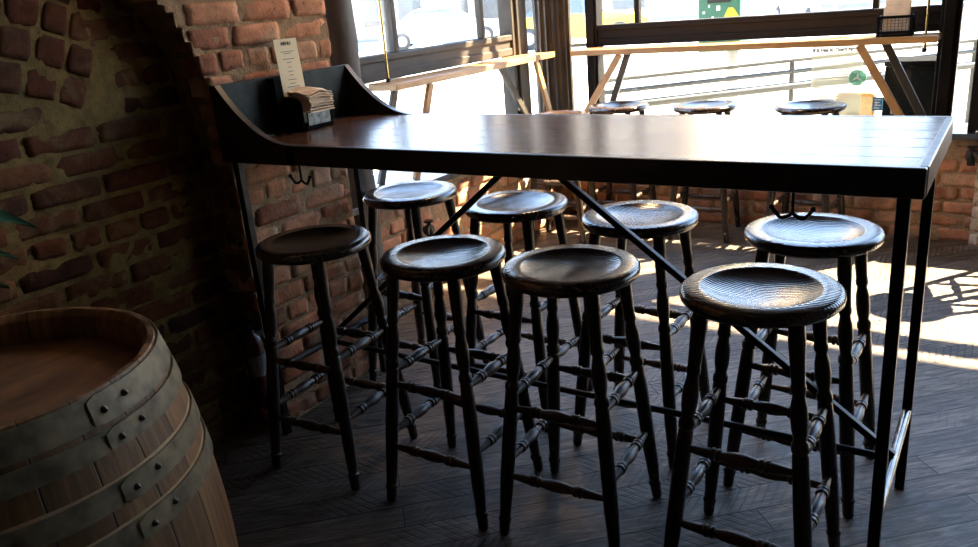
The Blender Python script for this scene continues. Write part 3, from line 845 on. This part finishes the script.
# tall cream card leaning back, with its printed lines
def text_line(name, body, size, mat, M, parent=None, extr=0.0003):
    c = bpy.data.curves.new(name, 'FONT'); c.body = body; c.size = size; c.align_x = 'CENTER'; c.extrude = extr; c.offset = size * 0.055
    c.materials.append(mat)
    t = bpy.data.objects.new(name + '_curve', c)
    COL.objects.link(t)
    dg = bpy.context.evaluated_depsgraph_get(); dg.update()
    me = bpy.data.meshes.new_from_object(t.evaluated_get(dg))
    bpy.data.objects.remove(t); bpy.data.curves.remove(c)
    me.materials.clear(); me.materials.append(mat)
    o = bpy.data.objects.new(name, me); COL.objects.link(o)
    me.transform(M)
    if parent is not None:
        o.parent = parent
        me.transform(Matrix.Translation(-Vector(parent.location)))
    return o
card = empty('menu_card', (hx + 0.003, hy + 0.012, TZ + 0.013), label='tall cream printed card standing in the black holder on the table', cat='card')
def card_mat(cx, cy, z, ux, uy, lean):
    u = Vector((ux, uy, 0)).normalized(); n = Vector((uy, -ux, 0)).normalized()
    up = (Vector((0, 0, 1)) * cos(lean) - n * sin(lean)).normalized(); nn = u.cross(up)
    Mx = Matrix((u, up, nn)).transposed().to_4x4(); Mx.translation = Vector((cx, cy, z)); return Mx
CM = card_mat(hx - 0.004, hy + 0.012, TZ + 0.115, 0.12, 0.99, 0.07)
bm = BM(); box(bm, -0.046, 0.046, -0.102, 0.178, -0.0012, 0, 0.0, M=CM); obj('card_sheet', bm, M_paper, card)
obj_t = text_line('printed_heading', 'MENU', 0.014, M_ink, CM @ Matrix.Translation((0, 0.158, 0.0003)), card)
bm = BM()
for k, (yy, ww) in enumerate([(0.136, .052), (0.130, .030), (0.112, .046), (0.101, .018), (0.086, .012), (0.072, .020), (0.060, .014), (0.045, .034), (0.033, .022), (0.022, .05)]):
    box(bm, -ww / 2, ww / 2, yy, yy + 0.0016, 0.0001, 0.0004, M=CM)
obj('printed_lines', bm, M_ink, card)

# ------------------------------------------------------------------ menu holder on the back counter
mx, my, mz = -0.565, 4.70, 1.072
mh = empty('menu_rack', (mx, my, mz), label='small black wire rack on the back window counter holding tan menus', cat='rack')
bm = BM()
box(bm, mx - 0.075, mx + 0.075, my - 0.035, my + 0.045, mz, mz + 0.008, 0.001)
for zz in (0.02, 0.095):
    for (a, b) in (((-.075, -.035), (.075, -.035)), ((.075, -.035), (.075, .045)), ((-.075, .045), (.075, .045)), ((-.075, -.035), (-.075, .045))):
        beam(bm, (mx + a[0], my + a[1], mz + zz), (mx + b[0], my + b[1], mz + zz), 0.010, 0.014)
for a in (-.075, .075):
    for b in (-.035, .045): box(bm, mx + a - .008, mx + a + .008, my + b - .004, my + b + .004, mz, mz + 0.102, 0.001)
obj('rack_frame', bm, M_black, mh)
bm = BM()
for k in range(9): box(bm, mx - .068 + k * .017 - .0015, mx - .068 + k * .017 + .0015, my - .037, my - .034, mz + .008, mz + .095)
for k in range(5): box(bm, mx - .07, mx + .07, my - .0375, my - .0345, mz + .018 + k * .015, mz + .020 + k * .015)
obj('wire_mesh', bm, M_plate, mh)
for k in range(3):
    bm = BM(); y_ = my - 0.012 + k * 0.018
    box(bm, mx - 0.058 + k * .004, mx + 0.060, y_, y_ + 0.010, mz + 0.009, mz + 0.145 + k * 0.030, 0.001)
    tag(obj('menu_booklet', bm, M_napkin), ['shortest tan menu at the front of the wire rack', 'middle tan menu in the wire rack', 'tallest tan menu at the back of the wire rack'][k], 'menu', 'menus in the rack on the back counter')

# ------------------------------------------------------------------ barrel
bx, by, BH = -1.416, 0.534, 0.90
br = empty('oak_barrel', (bx, by, 0), label='old upright oak barrel with riveted steel hoops beside the dark brick wall', cat='barrel')
RH, RBY = 0.283, 0.346
def brad(z): return RBY - (RBY - RH) * ((z - BH / 2) / (BH / 2)) ** 2
bm = BM(); n = 96; rg = []
zs = [BH * k / 30 for k in range(31)]
for z in zs: rg.append([bm.verts.new((bx + brad(z) * cos(2 * pi * k / n), by + brad(z) * sin(2 * pi * k / n), z)) for k in range(n)])
for zi, r in ((BH, RH - 0.010), (BH - 0.012, RH - 0.022), (BH - 0.058, RH - 0.022)):
    rg.append([bm.verts.new((bx + r * cos(2 * pi * k / n), by + r * sin(2 * pi * k / n), zi + (0.0 if zi < BH else 0.0015 * sin(k * 1.3)))) for k in range(n)])
for i in range(len(rg) - 1):
    for k in range(n): bm.faces.new((rg[i][k], rg[i][(k + 1) % n], rg[i + 1][(k + 1) % n], rg[i + 1][k]))
bm.faces.new(rg[0][::-1])
obj('staves', bm, M_barrel, br, smooth=True)
bm = BM(); lathe(bm, (bx, by, BH - 0.082), (bx, by, BH - 0.058), [(0, RH - 0.021), (1, RH - 0.021)], 72); obj('barrel_head', bm, M_head, br)
def hoop(z0, z1, ang0, lap=True):
    bm = BM(); N = 120; th = 0.0028; rows = []
    z0r, z1r = z0, z1
    for k in range(N + 1):
        a = ang0 + 2 * pi * 1.035 - 2 * pi * k / N * 1.035
        ex = 0.0035 * (k / N)         # spirals outward so the end laps over the start
        taper = 1.0
        rw = []
        if k == N: zz = (z0r + 0.006, z1r - 0.006)
        else: zz = (z0r, z1r)
        for (z, o_) in ((zz[0], 0.0005), (zz[1], 0.0005), (zz[1], th), (zz[0], th)):
            r = brad(z) + o_ + ex
            rw.append(bm.verts.new((bx + r * cos(a), by + r * sin(a), z)))
        rows.append(rw)
    for i in range(N):
        for q in range(4):
            bm.faces.new((rows[i][q], rows[i][(q + 1) % 4], rows[i + 1][(q + 1) % 4], rows[i + 1][q]))
    bm.faces.new(rows[0]); bm.faces.new(rows[-1][::-1])
    h = obj('hoop', bm, M_hoop, br, smooth=True)
    for da in (0.075, 0.225):
        a = ang0 + da; zc = (z0 + z1) / 2 + (0.003 if da > 0.1 else -0.003); r = brad(zc) + th + 0.0035
        dr = Vector((cos(a), sin(a), 0)); c0 = Vector((bx, by, zc)) + dr * (r - 0.002)
        bm = BM(); lathe(bm, c0, c0 + dr * 0.009, [(0, .0060), (.35, .0056), (.7, .0042), (1, .0015)], 14)
        obj('rivet', bm, M_rivet, h, smooth=True)
for (z0, z1, a) in ((0.850, 0.896, 0.07), (0.806, 0.840, 0.10), (0.722, 0.760, 0.07), (0.652, 0.690, 0.09), (0.21, 0.25, 1.2), (0.14, 0.178, 1.5), (0.06, 0.094, 1.2), (0.004, 0.05, 1.0)):
    hoop(z0, z1, a)
for z in (0.7605, 0.6905):
    bm = BM(); rw0 = []
    for k in range(121):
        a = 2 * pi * k / 120; hh = 0.0035 + 0.0028 * noise.noise(Vector((a * 3, z * 40, 0)))
        rw0.append([bm.verts.new((bx + (brad(q) + o_) * cos(a), by + (brad(q) + o_) * sin(a), q)) for q, o_ in ((z - .002, .0004), (z + hh, .0004), (z + hh, -.002), (z - .002, -.002))])
    for i in range(120):
        for q in range(4): bm.faces.new((rw0[i][q], rw0[i][(q + 1) % 4], rw0[i + 1][(q + 1) % 4], rw0[i + 1][q]))
    obj('bare_wood_ring', bm, M_bare, br, label='pale unstained wood strip')

# ------------------------------------------------------------------ potted plant at the far left
px_, py_ = -1.93, 0.42
pl = empty('potted_plant', (px_, py_, 0), label='long-leaved green plant whose leaf tips reach in at the left edge', cat='plant')
bm = BM(); lathe(bm, (px_, py_, 0), (px_, py_, 0.30), [(0, .085), (.05, .09), (.85, .115), (.86, .125), (1.0, .125)], 32, caps=True); obj('pot', bm, M_pot, pl, smooth=True)
bm = BM(); lathe(bm, (px_, py_, 0.298), (px_, py_, 0.306), [(0, .11), (1, .108)], 24); obj('soil', bm, M_soil, pl)
bm = BM(); tube(bm, [(px_, py_, 0.30), (px_ + .01, py_, 0.6), (px_ + .02, py_ + .01, 0.95), (px_ + .015, py_ + .01, 1.2)], [0.012, 0.010, 0.008, 0.005], 8); obj('stem', bm, M_leaf, pl, smooth=True)
def leaf(p0, tip, w_, sag, nn=10):
    p0 = Vector(p0); tip = Vector(tip); d = tip - p0; side = d.cross(Vector((0.75, -0.35, 0.55))).normalized(); bm = BM(); rows = []
    for k in range(nn + 1):
        t = k / nn; c = p0 + d * t + Z * (sag * 4 * t * (1 - t)); ww = w_ * (sin(pi * min(1, t * 0.9 + 0.08)) ** 0.8) * (1 if t < 1 else 0) + 0.0004
        rows.append([bm.verts.new(c + side * ww * s + Z * (0.006 * abs(s) + o_)) for s, o_ in ((-1, 0), (0, 0), (1, 0), (1, -.0012), (0, -.0012), (-1, -.0012))])
    for i in range(nn):
        for q in range(6):
            bm.faces.new((rows[i][q], rows[i][(q + 1) % 6], rows[i + 1][(q + 1) % 6], rows[i + 1][q]))
    obj('leaf', bm, M_leaf, pl, smooth=True)
S0 = (px_ + 0.018, py_ + 0.01, 0)
for (z0, tip, w_, sg) in ((1.14, (-1.62, 0.795, 1.055), .024, .05), (1.08, (-1.60, 0.735, 1.01), .016, .04), (0.98, (-1.62, 0.715, 0.955), .020, .03),
                          (1.18, (-1.72, 0.62, 1.16), .018, .05), (1.05, (-2.1, 0.2, 1.05), .022, .06), (1.15, (-1.8, 0.15, 1.1), .022, .06), (0.9, (-2.1, 0.62, .95), .022, .05), (1.2, (-1.95, .5, 1.42), .018, .02)):
    leaf((S0[0], S0[1], z0), tip, w_, sg)

# ------------------------------------------------------------------ small fittings
ex_, ey_ = -2.085, 1.615
fe = empty('fire_extinguisher', (ex_, ey_, 0.19), label='small dark red extinguisher with a white label in the shadow behind the table leg', cat='extinguisher')
bm = BM(); lathe(bm, (ex_, ey_, 0.19), (ex_, ey_, 0.43), [(0, .032), (.03, .036), (.8, .036), (.9, .028), (.95, .014), (1, .012)], 24); obj('cylinder_body', bm, M_red, fe, smooth=True)
bm = BM(); lathe(bm, (ex_, ey_, 0.27), (ex_, ey_, 0.345), [(0, .0366), (1, .0366)], 24); obj('paper_label', bm, M_dim_label, fe, smooth=True)
bm = BM(); beam(bm, (ex_, ey_, .43), (ex_, ey_, .46), .022, .016, up=(1, 0, 0)); beam(bm, (ex_ - .01, ey_, .46), (ex_ + .04, ey_, .47), .014, .007); tube(bm, [(ex_, ey_ - .01, .445), (ex_, ey_ - .042, .43), (ex_ + .01, ey_ - .044, .34), (ex_ + .01, ey_ - .04, .27)], .005, 8); obj('valve_and_hose', bm, M_black, fe)
bm = BM(); box(bm, -2.145, ex_ - .034, ey_ - .012, ey_ + .012, .37, .395); box(bm, -2.145, -2.125, ey_ - .012, 1.70, .37, .395); obj('wall_bracket', bm, M_iron, fe)

def valve(x, y, z, dirv, label):
    d = Vector(dirv); c = Vector((x, y, z)); s = d.cross(Z).normalized()
    root = empty('pipe_valve', (x, y, z), label=label, cat='valve')
    bm = BM(); lathe(bm, c - d * 0.005, c + d * 0.07, [(0, .030), (.1, .030), (.12, .016), (.6, .016), (.62, .028), (1, .028)], 18); obj('pipe_stub', bm, M_rail, root, smooth=True)
    bm = BM(); lathe(bm, c + d * 0.06 - Z * .045, c + d * 0.06 + Z * .05, [(0, .018), (.3, .020), (.6, .012), (.9, .010), (.92, .024), (1, .024)], 14); obj('valve_body', bm, M_iron, root, smooth=True)
valve(XD - 0.003, 3.06, 0.345, X, 'small round metal valve on the brick below the left window')
valve(-0.165, YD + 0.003, 0.47, -Y, 'dark metal valve on the sunlit brick beside the pale pilaster')

# notice, stickers on the back window
nt = empty('window_notice', (-0.865, 4.893, 0.60), label='frosted notice sheet on the lower back window pane with a line of black lettering', cat='notice')
bm = BM(); box(bm, -1.0, -0.735, 4.892, 4.8945, 0.64, 1.018); obj('notice_sheet', bm, M_notice, nt)
TMx = Matrix(((1, 0, 0, 0), (0, 0, -1, 4.8915), (0, 1, 0, 0), (0, 0, 0, 1)))
def tm(x, z): return Matrix.Translation((x, 0, z)) @ TMx
text_line('notice_heading', "If It Has It, Don't Need It", 0.026, M_ink_black, tm(-0.865, 0.990), nt)
text_line('notice_subheading', 'THE WATER CAFE', 0.013, M_ink_grey, tm(-0.83, 0.925), nt)
bm = BM()
for k in range(14): box(bm, -0.985, -0.76 - 0.02 * (k % 3), 4.8912, 4.8918, 0.895 - k * 0.017, 0.899 - k * 0.017)
obj('notice_lines', bm, M_ink_grey, nt)
st = empty('round_sticker', (-0.757, 4.886, 0.845), label='round teal sticker with a white three-bladed mark on the back window', cat='sticker')
bm = BM(); lathe(bm, (-0.757, 4.888, 0.845), (-0.757, 4.884, 0.845), [(0, .044), (1, .044)], 40); obj('sticker_disc', bm, M_teal, st)
bm = BM()
for k in range(3):
    a = radians(90 + 120 * k); d = Vector((cos(a), 0, sin(a))); s = Vector((-sin(a), 0, cos(a))); c = Vector((-0.757, 4.8835, 0.845))
    vs = [c + s * -.003, c + d * .010 + s * -.008, c + d * .032, c + d * .010 + s * .004, c + s * .003]
    f0 = [bm.verts.new(q) for q in vs]; f1 = [bm.verts.new(q + Vector((0, -.0006, 0))) for q in vs]
    bm.faces.new(f0); bm.faces.new(f1[::-1])
    for i in range(5): bm.faces.new((f0[i], f1[i], f1[(i + 1) % 5], f0[(i + 1) % 5]))
obj('white_blades', bm, M_stickwhite, st)
sq = empty('square_sticker', (-0.645, 4.888, 0.70), label='small blue square sticker low on the back window beside the black bin', cat='sticker')
bm = BM(); box(bm, -0.672, -0.622, 4.886, 4.889, 0.665, 0.738); obj('sticker_square', bm, M_blue, sq)
bm = BM()
for k in range(4): box(bm, -0.664, -0.630 - .006 * (k % 2), 4.885, 4.8862, 0.722 - k * .015, 0.727 - k * .015)
box(bm, -.656, -.650, 4.885, 4.8862, .69, .715)
obj('pale_print', bm, M_stickwhite, sq)

# ------------------------------------------------------------------ outside the windows
bm = BM(); box(bm, -14, 20, 4.99, 14.0, -0.16, -0.02); box(bm, -14, -2.85, -6, 4.99, -0.16, -0.02); tag(obj('ground_pavement', bm, M_pave), kind='structure')
bm = BM(); box(bm, -90, 70, -40, 90, -0.4, -0.17); tag(obj('ground_road', bm, M_road), kind='structure')
bm = BM(); box(bm, -60, 60, 33.5, 50, -0.17, -0.02); box(bm, -45, -31, -30, 33.4, -0.17, -0.021); tag(obj('ground_far_pavement', bm, M_pave), kind='structure')
cn = empty('sun_block_canopy', (-0.1, 5.0, 3.95), label='unseen flat canopy added outside the back window to block the high sun', cat='canopy')  # unseen slab added to cut off high sun above the back window
bm = BM(); box(bm, -2.85, 2.6, 4.985, 5.68, 3.955, 4.0, 0.004); obj('canopy_slab', bm, M_frame, cn)
bm = BM(); box(bm, -2.85, 2.6, 5.66, 5.70, 3.93, 4.03, 0.004); obj('canopy_fascia', bm, M_frame, cn)
# ramp railing
A0 = Vector((-2.78, 5.78, 0)); dR = (Vector((-0.35, 8.30, 0)) - Vector((-2.70, 5.85, 0))).normalized(); LR = 6.5
rl = empty('ramp_railing', A0 + Z * -0.02, label='grey metal ramp railing with three rails outside the back window', cat='railing')
for z, r in ((.75, .021), (.655, .019), (.54, .034)):
    bm = BM(); tube(bm, [A0 + Z * z, A0 + dR * LR + Z * z], r, 12); obj('rail', bm, M_rail, rl, smooth=True)
for s in (0.05, 1.72, 3.5, 5.0, 6.4):
    bm = BM(); q = A0 + dR * s; lathe(bm, (q.x, q.y, -0.02), (q.x, q.y, .75), [(0, .035), (.01, .035), (.012, .022), (1, .022)], 12); obj('railing_post', bm, M_rail, rl, smooth=True)
# green box on a pale post
gx, gy = -2.22, 7.1
gb = empty('mail_box', (gx, gy, -0.02), label='green metal street box with a yellow sticker on a pale post, outside the back window', cat='street box')
bm = BM(); box(bm, gx - .18, gx + .18, gy - .02, gy + .28, .83, 1.32, 0.012)
lathe(bm, (gx - .178, gy + .13, 1.32), (gx + .178, gy + .13, 1.32), [(0, .148), (1, .148)], 32)
obj('box_body', bm, M_green, gb)
bm = BM(); box(bm, gx - .10, gx + .10, gy - .032, gy - .018, 1.235, 1.262, 0.004); obj('mail_slot', bm, M_iron, gb)
bm = BM(); prism(bm, [(gx + .03, 1.09), (gx + .08, 1.19), (gx + .12, 1.19), (gx + .17, 1.12), (gx + .16, 1.08), (gx + .10, 1.12)], 'y', gy - .024, gy - .019); box(bm, gx - .03, gx + .03, gy - .024, gy - .019, 1.07, 1.10); obj('yellow_sticker', bm, M_stickyellow, gb)
bm = BM()
for (sx, sz, w2, h2) in ((-.14, 1.15, .02, .02), (-.09, 1.20, .012, .02), (-.02, 1.17, .03, .04), (-.12, 1.08, .03, .012), (-.06, 1.11, .015, .015)):
    box(bm, gx + sx, gx + sx + w2, gy - .0235, gy - .0195, sz, sz + h2)
obj('paint_chips', bm, M_stickwhite, gb)
bm = BM(); lathe(bm, (gx + .08, gy + .13, -.02), (gx + .08, gy + .13, .83), [(0, .09), (.02, .09), (.03, .05), (1, .05)], 16); obj('box_post', bm, M_pave, gb, smooth=True)
# cane chair back and the black bin
ch = empty('cane_chair', (-0.86, 5.45, -0.02), label='pavement chair with a cane back in an orange wood frame, outside the back window', cat='chair')
CX, CY = -0.83, 5.36
def rrect(w0, w1, h, zb, k=6):
    pts = [(-w0, zb)]
    pts += [(-w1 + .03 - .03 * cos(a), zb + h - .03 + .03 * sin(a)) for a in [pi / 2 * q / k for q in range(k + 1)]]
    pts += [(w1 - .03 + .03 * sin(a), zb + h - .03 + .03 * cos(a)) for a in [pi / 2 * q / k for q in range(k + 1)]]
    pts += [(w0, zb)]
    return pts
bm = BM(); tube(bm, [(CX + a, CY, b) for a, b in rrect(.085, .105, .24, .45)] , .014, 8); obj('back_frame', bm, M_orange_frame, ch, smooth=True)
bm = BM(); prism(bm, [(CX + a, b) for a, b in rrect(.078, .097, .23, .455)], 'y', CY - .004, CY + .004); obj('cane_panel', bm, M_wicker, ch)
bm = BM(); box(bm, CX - .19, CX + .19, CY, CY + .40, .415, .45, .012); obj('seat', bm, M_orange_frame, ch)
for sx in (-1, 1):
    for yy in (CY + .02, CY + .38):
        bm = BM(); lathe(bm, (CX + sx * .16, yy, -.02), (CX + sx * .15, yy, .42), [(0, .012), (1, .018)], 10); obj('leg', bm, M_orange_frame, ch, smooth=True)
bn = empty('litter_bin', (-0.50, 5.20, -0.02), label='tall matt-black bin standing outside the right end of the back window', cat='bin')
bm = BM(); box(bm, -0.645, -0.385, 5.06, 5.34, -0.02, .885, 0.01); obj('bin_body', bm, M_black, bn)
bm = BM(); box(bm, -0.650, -0.380, 5.055, 5.345, .885, .91, 0.006); obj('bin_lid', bm, M_black, bn)
bm = BM(); box(bm, -.60, -.58, 5.052, 5.06, .62, .70, .002); obj('bin_handle', bm, M_chrome, bn)

# vehicles
def car(name, loc, rz, paint, label, L=4.5, Wd=1.8, H=1.45, van=False):
    root = empty(name, loc, rz, label, 'car')
    zb = 0.22
    def loft(prof, w0, w1, ztop, zlo, mat, nm, par):
        bm = BM(); n_ = len(prof)
        def wat(z): t = min(1, max(0, (z - zlo) / (ztop - zlo))); return w0 + (w1 - w0) * t
        L_ = [bm.verts.new((x, -wat(z) / 2, z)) for x, z in prof]; R_ = [bm.verts.new((x, wat(z) / 2, z)) for x, z in prof]
        bm.faces.new(L_); bm.faces.new(R_[::-1])
        for i in range(n_): bm.faces.new((L_[i], R_[i], R_[(i + 1) % n_], L_[(i + 1) % n_]))
        return obj(nm, bm, mat, par, local=True)
    h = L / 2
    if van:
        body = [(-h, zb), (-h + .02, 1.0), (-h + .03, H - .08), (-h + .2, H), (h - 1.5, H), (h - .95, 1.12), (h - .1, .98), (h, .75), (h, zb)]
        glass = [(-h + .5, 1.12), (-h + .5, H - .14), (h - 1.56, H - .12), (h - 1.10, 1.12)]
    else:
        body = [(-h, zb + .05), (-h, .78), (-h + .1, .92), (-h + .75, .97), (h - 1.35, .97), (h - .25, .82), (h, .66), (h, zb)]
        glass = [(-h + .65, .96), (-h + 1.25, H - .05), (-h + 1.5, H), (h - 2.1, H), (h - 1.9, H - .04), (h - 1.2, .96)]
    b = loft(body, Wd, Wd - .06 if not van else Wd - .15, H if van else .97, zb, paint, 'car_body', root)
    if van:
        bm = BM()
        for s in (-1, 1): prism(bm, glass, 'y', s * (Wd / 2 - .06), s * (Wd / 2 - .03))
        obj('side_window', bm, M_carglass, root, local=True)
    else:
        loft(glass, Wd - .1, Wd - .5, H, .96, M_carglass, 'car_cabin', root)
        loft([(x * .985, z) for x, z in [(-h + 1.3, H - .06), (-h + 1.5, H + .012), (h - 2.1, H + .012), (h - 2.0, H - .05)]], Wd - .42, Wd - .5, H + .012, H - .06, paint, 'car_roof', root)
    for x in (-h + .85, h - .85):
        for s in (-1, 1):
            bm = BM(); lathe(bm, (x, s * (Wd / 2 - .22), .33), (x, s * (Wd / 2 + .01), .33), [(0, .30), (.1, .33), (.9, .33), (1, .30)], 24); wv_ = obj('wheel', bm, M_tyre, root, smooth=True, local=True)
            bm = BM(); lathe(bm, (x, s * (Wd / 2 + .005), .33), (x, s * (Wd / 2 + .02), .33), [(0, .20), (1, .18)], 20); obj('hubcap', bm, M_chrome, wv_, local=True)
    bm = BM(); box(bm, h - .02, h + .05, -Wd / 2 + .05, Wd / 2 - .05, .35, .52, .02); obj('front_bumper', bm, M_chrome, root, local=True)
    bm = BM(); box(bm, -h - .04, -h + .02, -Wd / 2 + .05, Wd / 2 - .05, .40, .55, .02); obj('rear_bumper', bm, M_chrome, root, local=True)
    for s in (-1, 1):
        bm = BM(); box(bm, h - .05, h + .02, s * (Wd / 2 - .45), s * (Wd / 2 - .12), .62, .74, .02); obj('headlight', bm, M_carglass, root, local=True)
    bm = BM(); box(bm, h + .01, h + .03, -.45, .45, .56, .70, .01); obj('grille', bm, M_carglass, root, local=True)
    return root
car('parked_car', (-19.2, 26.6, -0.17), radians(34), M_white, 'white saloon car parked across the street, seen through the left window', L=4.9)
car('parked_car', (-12.0, 23.8, -0.17), radians(20), M_yellow, 'yellow taxi cab seen between the fluted column and the back window')
car('parked_van', (-5.2, 27.0, -0.17), radians(-62), M_white, 'white van facing the bar, top edge of the back window', L=5.0, H=1.9, Wd=2.0, van=True)
car('parked_car', (-26.0, 22.5, -0.17), radians(34), M_white, 'second white car at the left edge of the left window, behind the brass rod', L=4.6)
def street_pole(x, y, r, h, label):
    root = empty('street_pole', (x, y, -.02), label=label, cat='pole')
    bm = BM(); lathe(bm, (x, y, -.02), (x, y, h), [(0, r * 2.2), (.02, r * 2.2), (.04, r * 1.2), (.3, r), (1, r * .9)], 16); obj('pole_shaft', bm, M_rail, root, smooth=True)
    bm = BM(); lathe(bm, (x, y, h), (x, y, h + .1), [(0, r), (.3, r * 1.8), (1, r * .5)], 12); obj('pole_cap', bm, M_rail, root, smooth=True)
street_pole(-10.9, 13.2, .085, 4.2, 'dark street pole seen through the left window just beside the brass rod')
street_pole(-9.6, 14.6, .04, 3.5, 'thin street pole seen through the right part of the left window')
# far buildings
def building(x0, x1, y0, y1, h, mat, label, face):
    root = empty('building', ((x0 + x1) / 2, (y0 + y1) / 2, -0.02), label=label, cat='building')
    bm = BM(); box(bm, x0, x1, y0, y1, -.02, h); obj('building_wall', bm, mat, root)
    bm = BM(); box(bm, x0 - .15, x1 + .15, y0 - .15, y1 + .15, h, h + .25); obj('cornice', bm, M_label, root)
    n_ = int(((x1 - x0) if face == 'y' else (y1 - y0)) / 2.6)
    for k in range(n_):
        for (z0, z1) in ((.5, 2.4),) + (((3.2, 4.6),) if h > 5 else ()):
            c = 1.3 + k * 2.6; bm = BM()
            if face == 'y': box(bm, x0 + c - .8, x0 + c + .8, y0 - .05, y0 + .02, z0, z1)
            else: box(bm, x1 - .02, x1 + .05, y0 + c - .8, y0 + c + .8, z0, z1)
            obj('shop_window' if z0 < 1 else 'upper_window', bm, M_shop, root)
building(-38, -25.5, 37, 46, 4.2, M_build, 'pale low building across the street beyond the white saloon car', 'y')
building(-25, -12.5, 37, 46, 17.0, M_build2, 'tall tan building across the street behind the yellow taxi cab', 'y')
building(-11.5, 4, 38, 46, 5.2, M_build, 'pale shop building across the street beyond the green box', 'y')
building(5, 24, 38, 46, 4.4, M_build, 'pale building at the far right end of the street', 'y')
building(-48, -36, -10, 32, 4.6, M_build2, 'long tan building at the far left of the street', 'x')
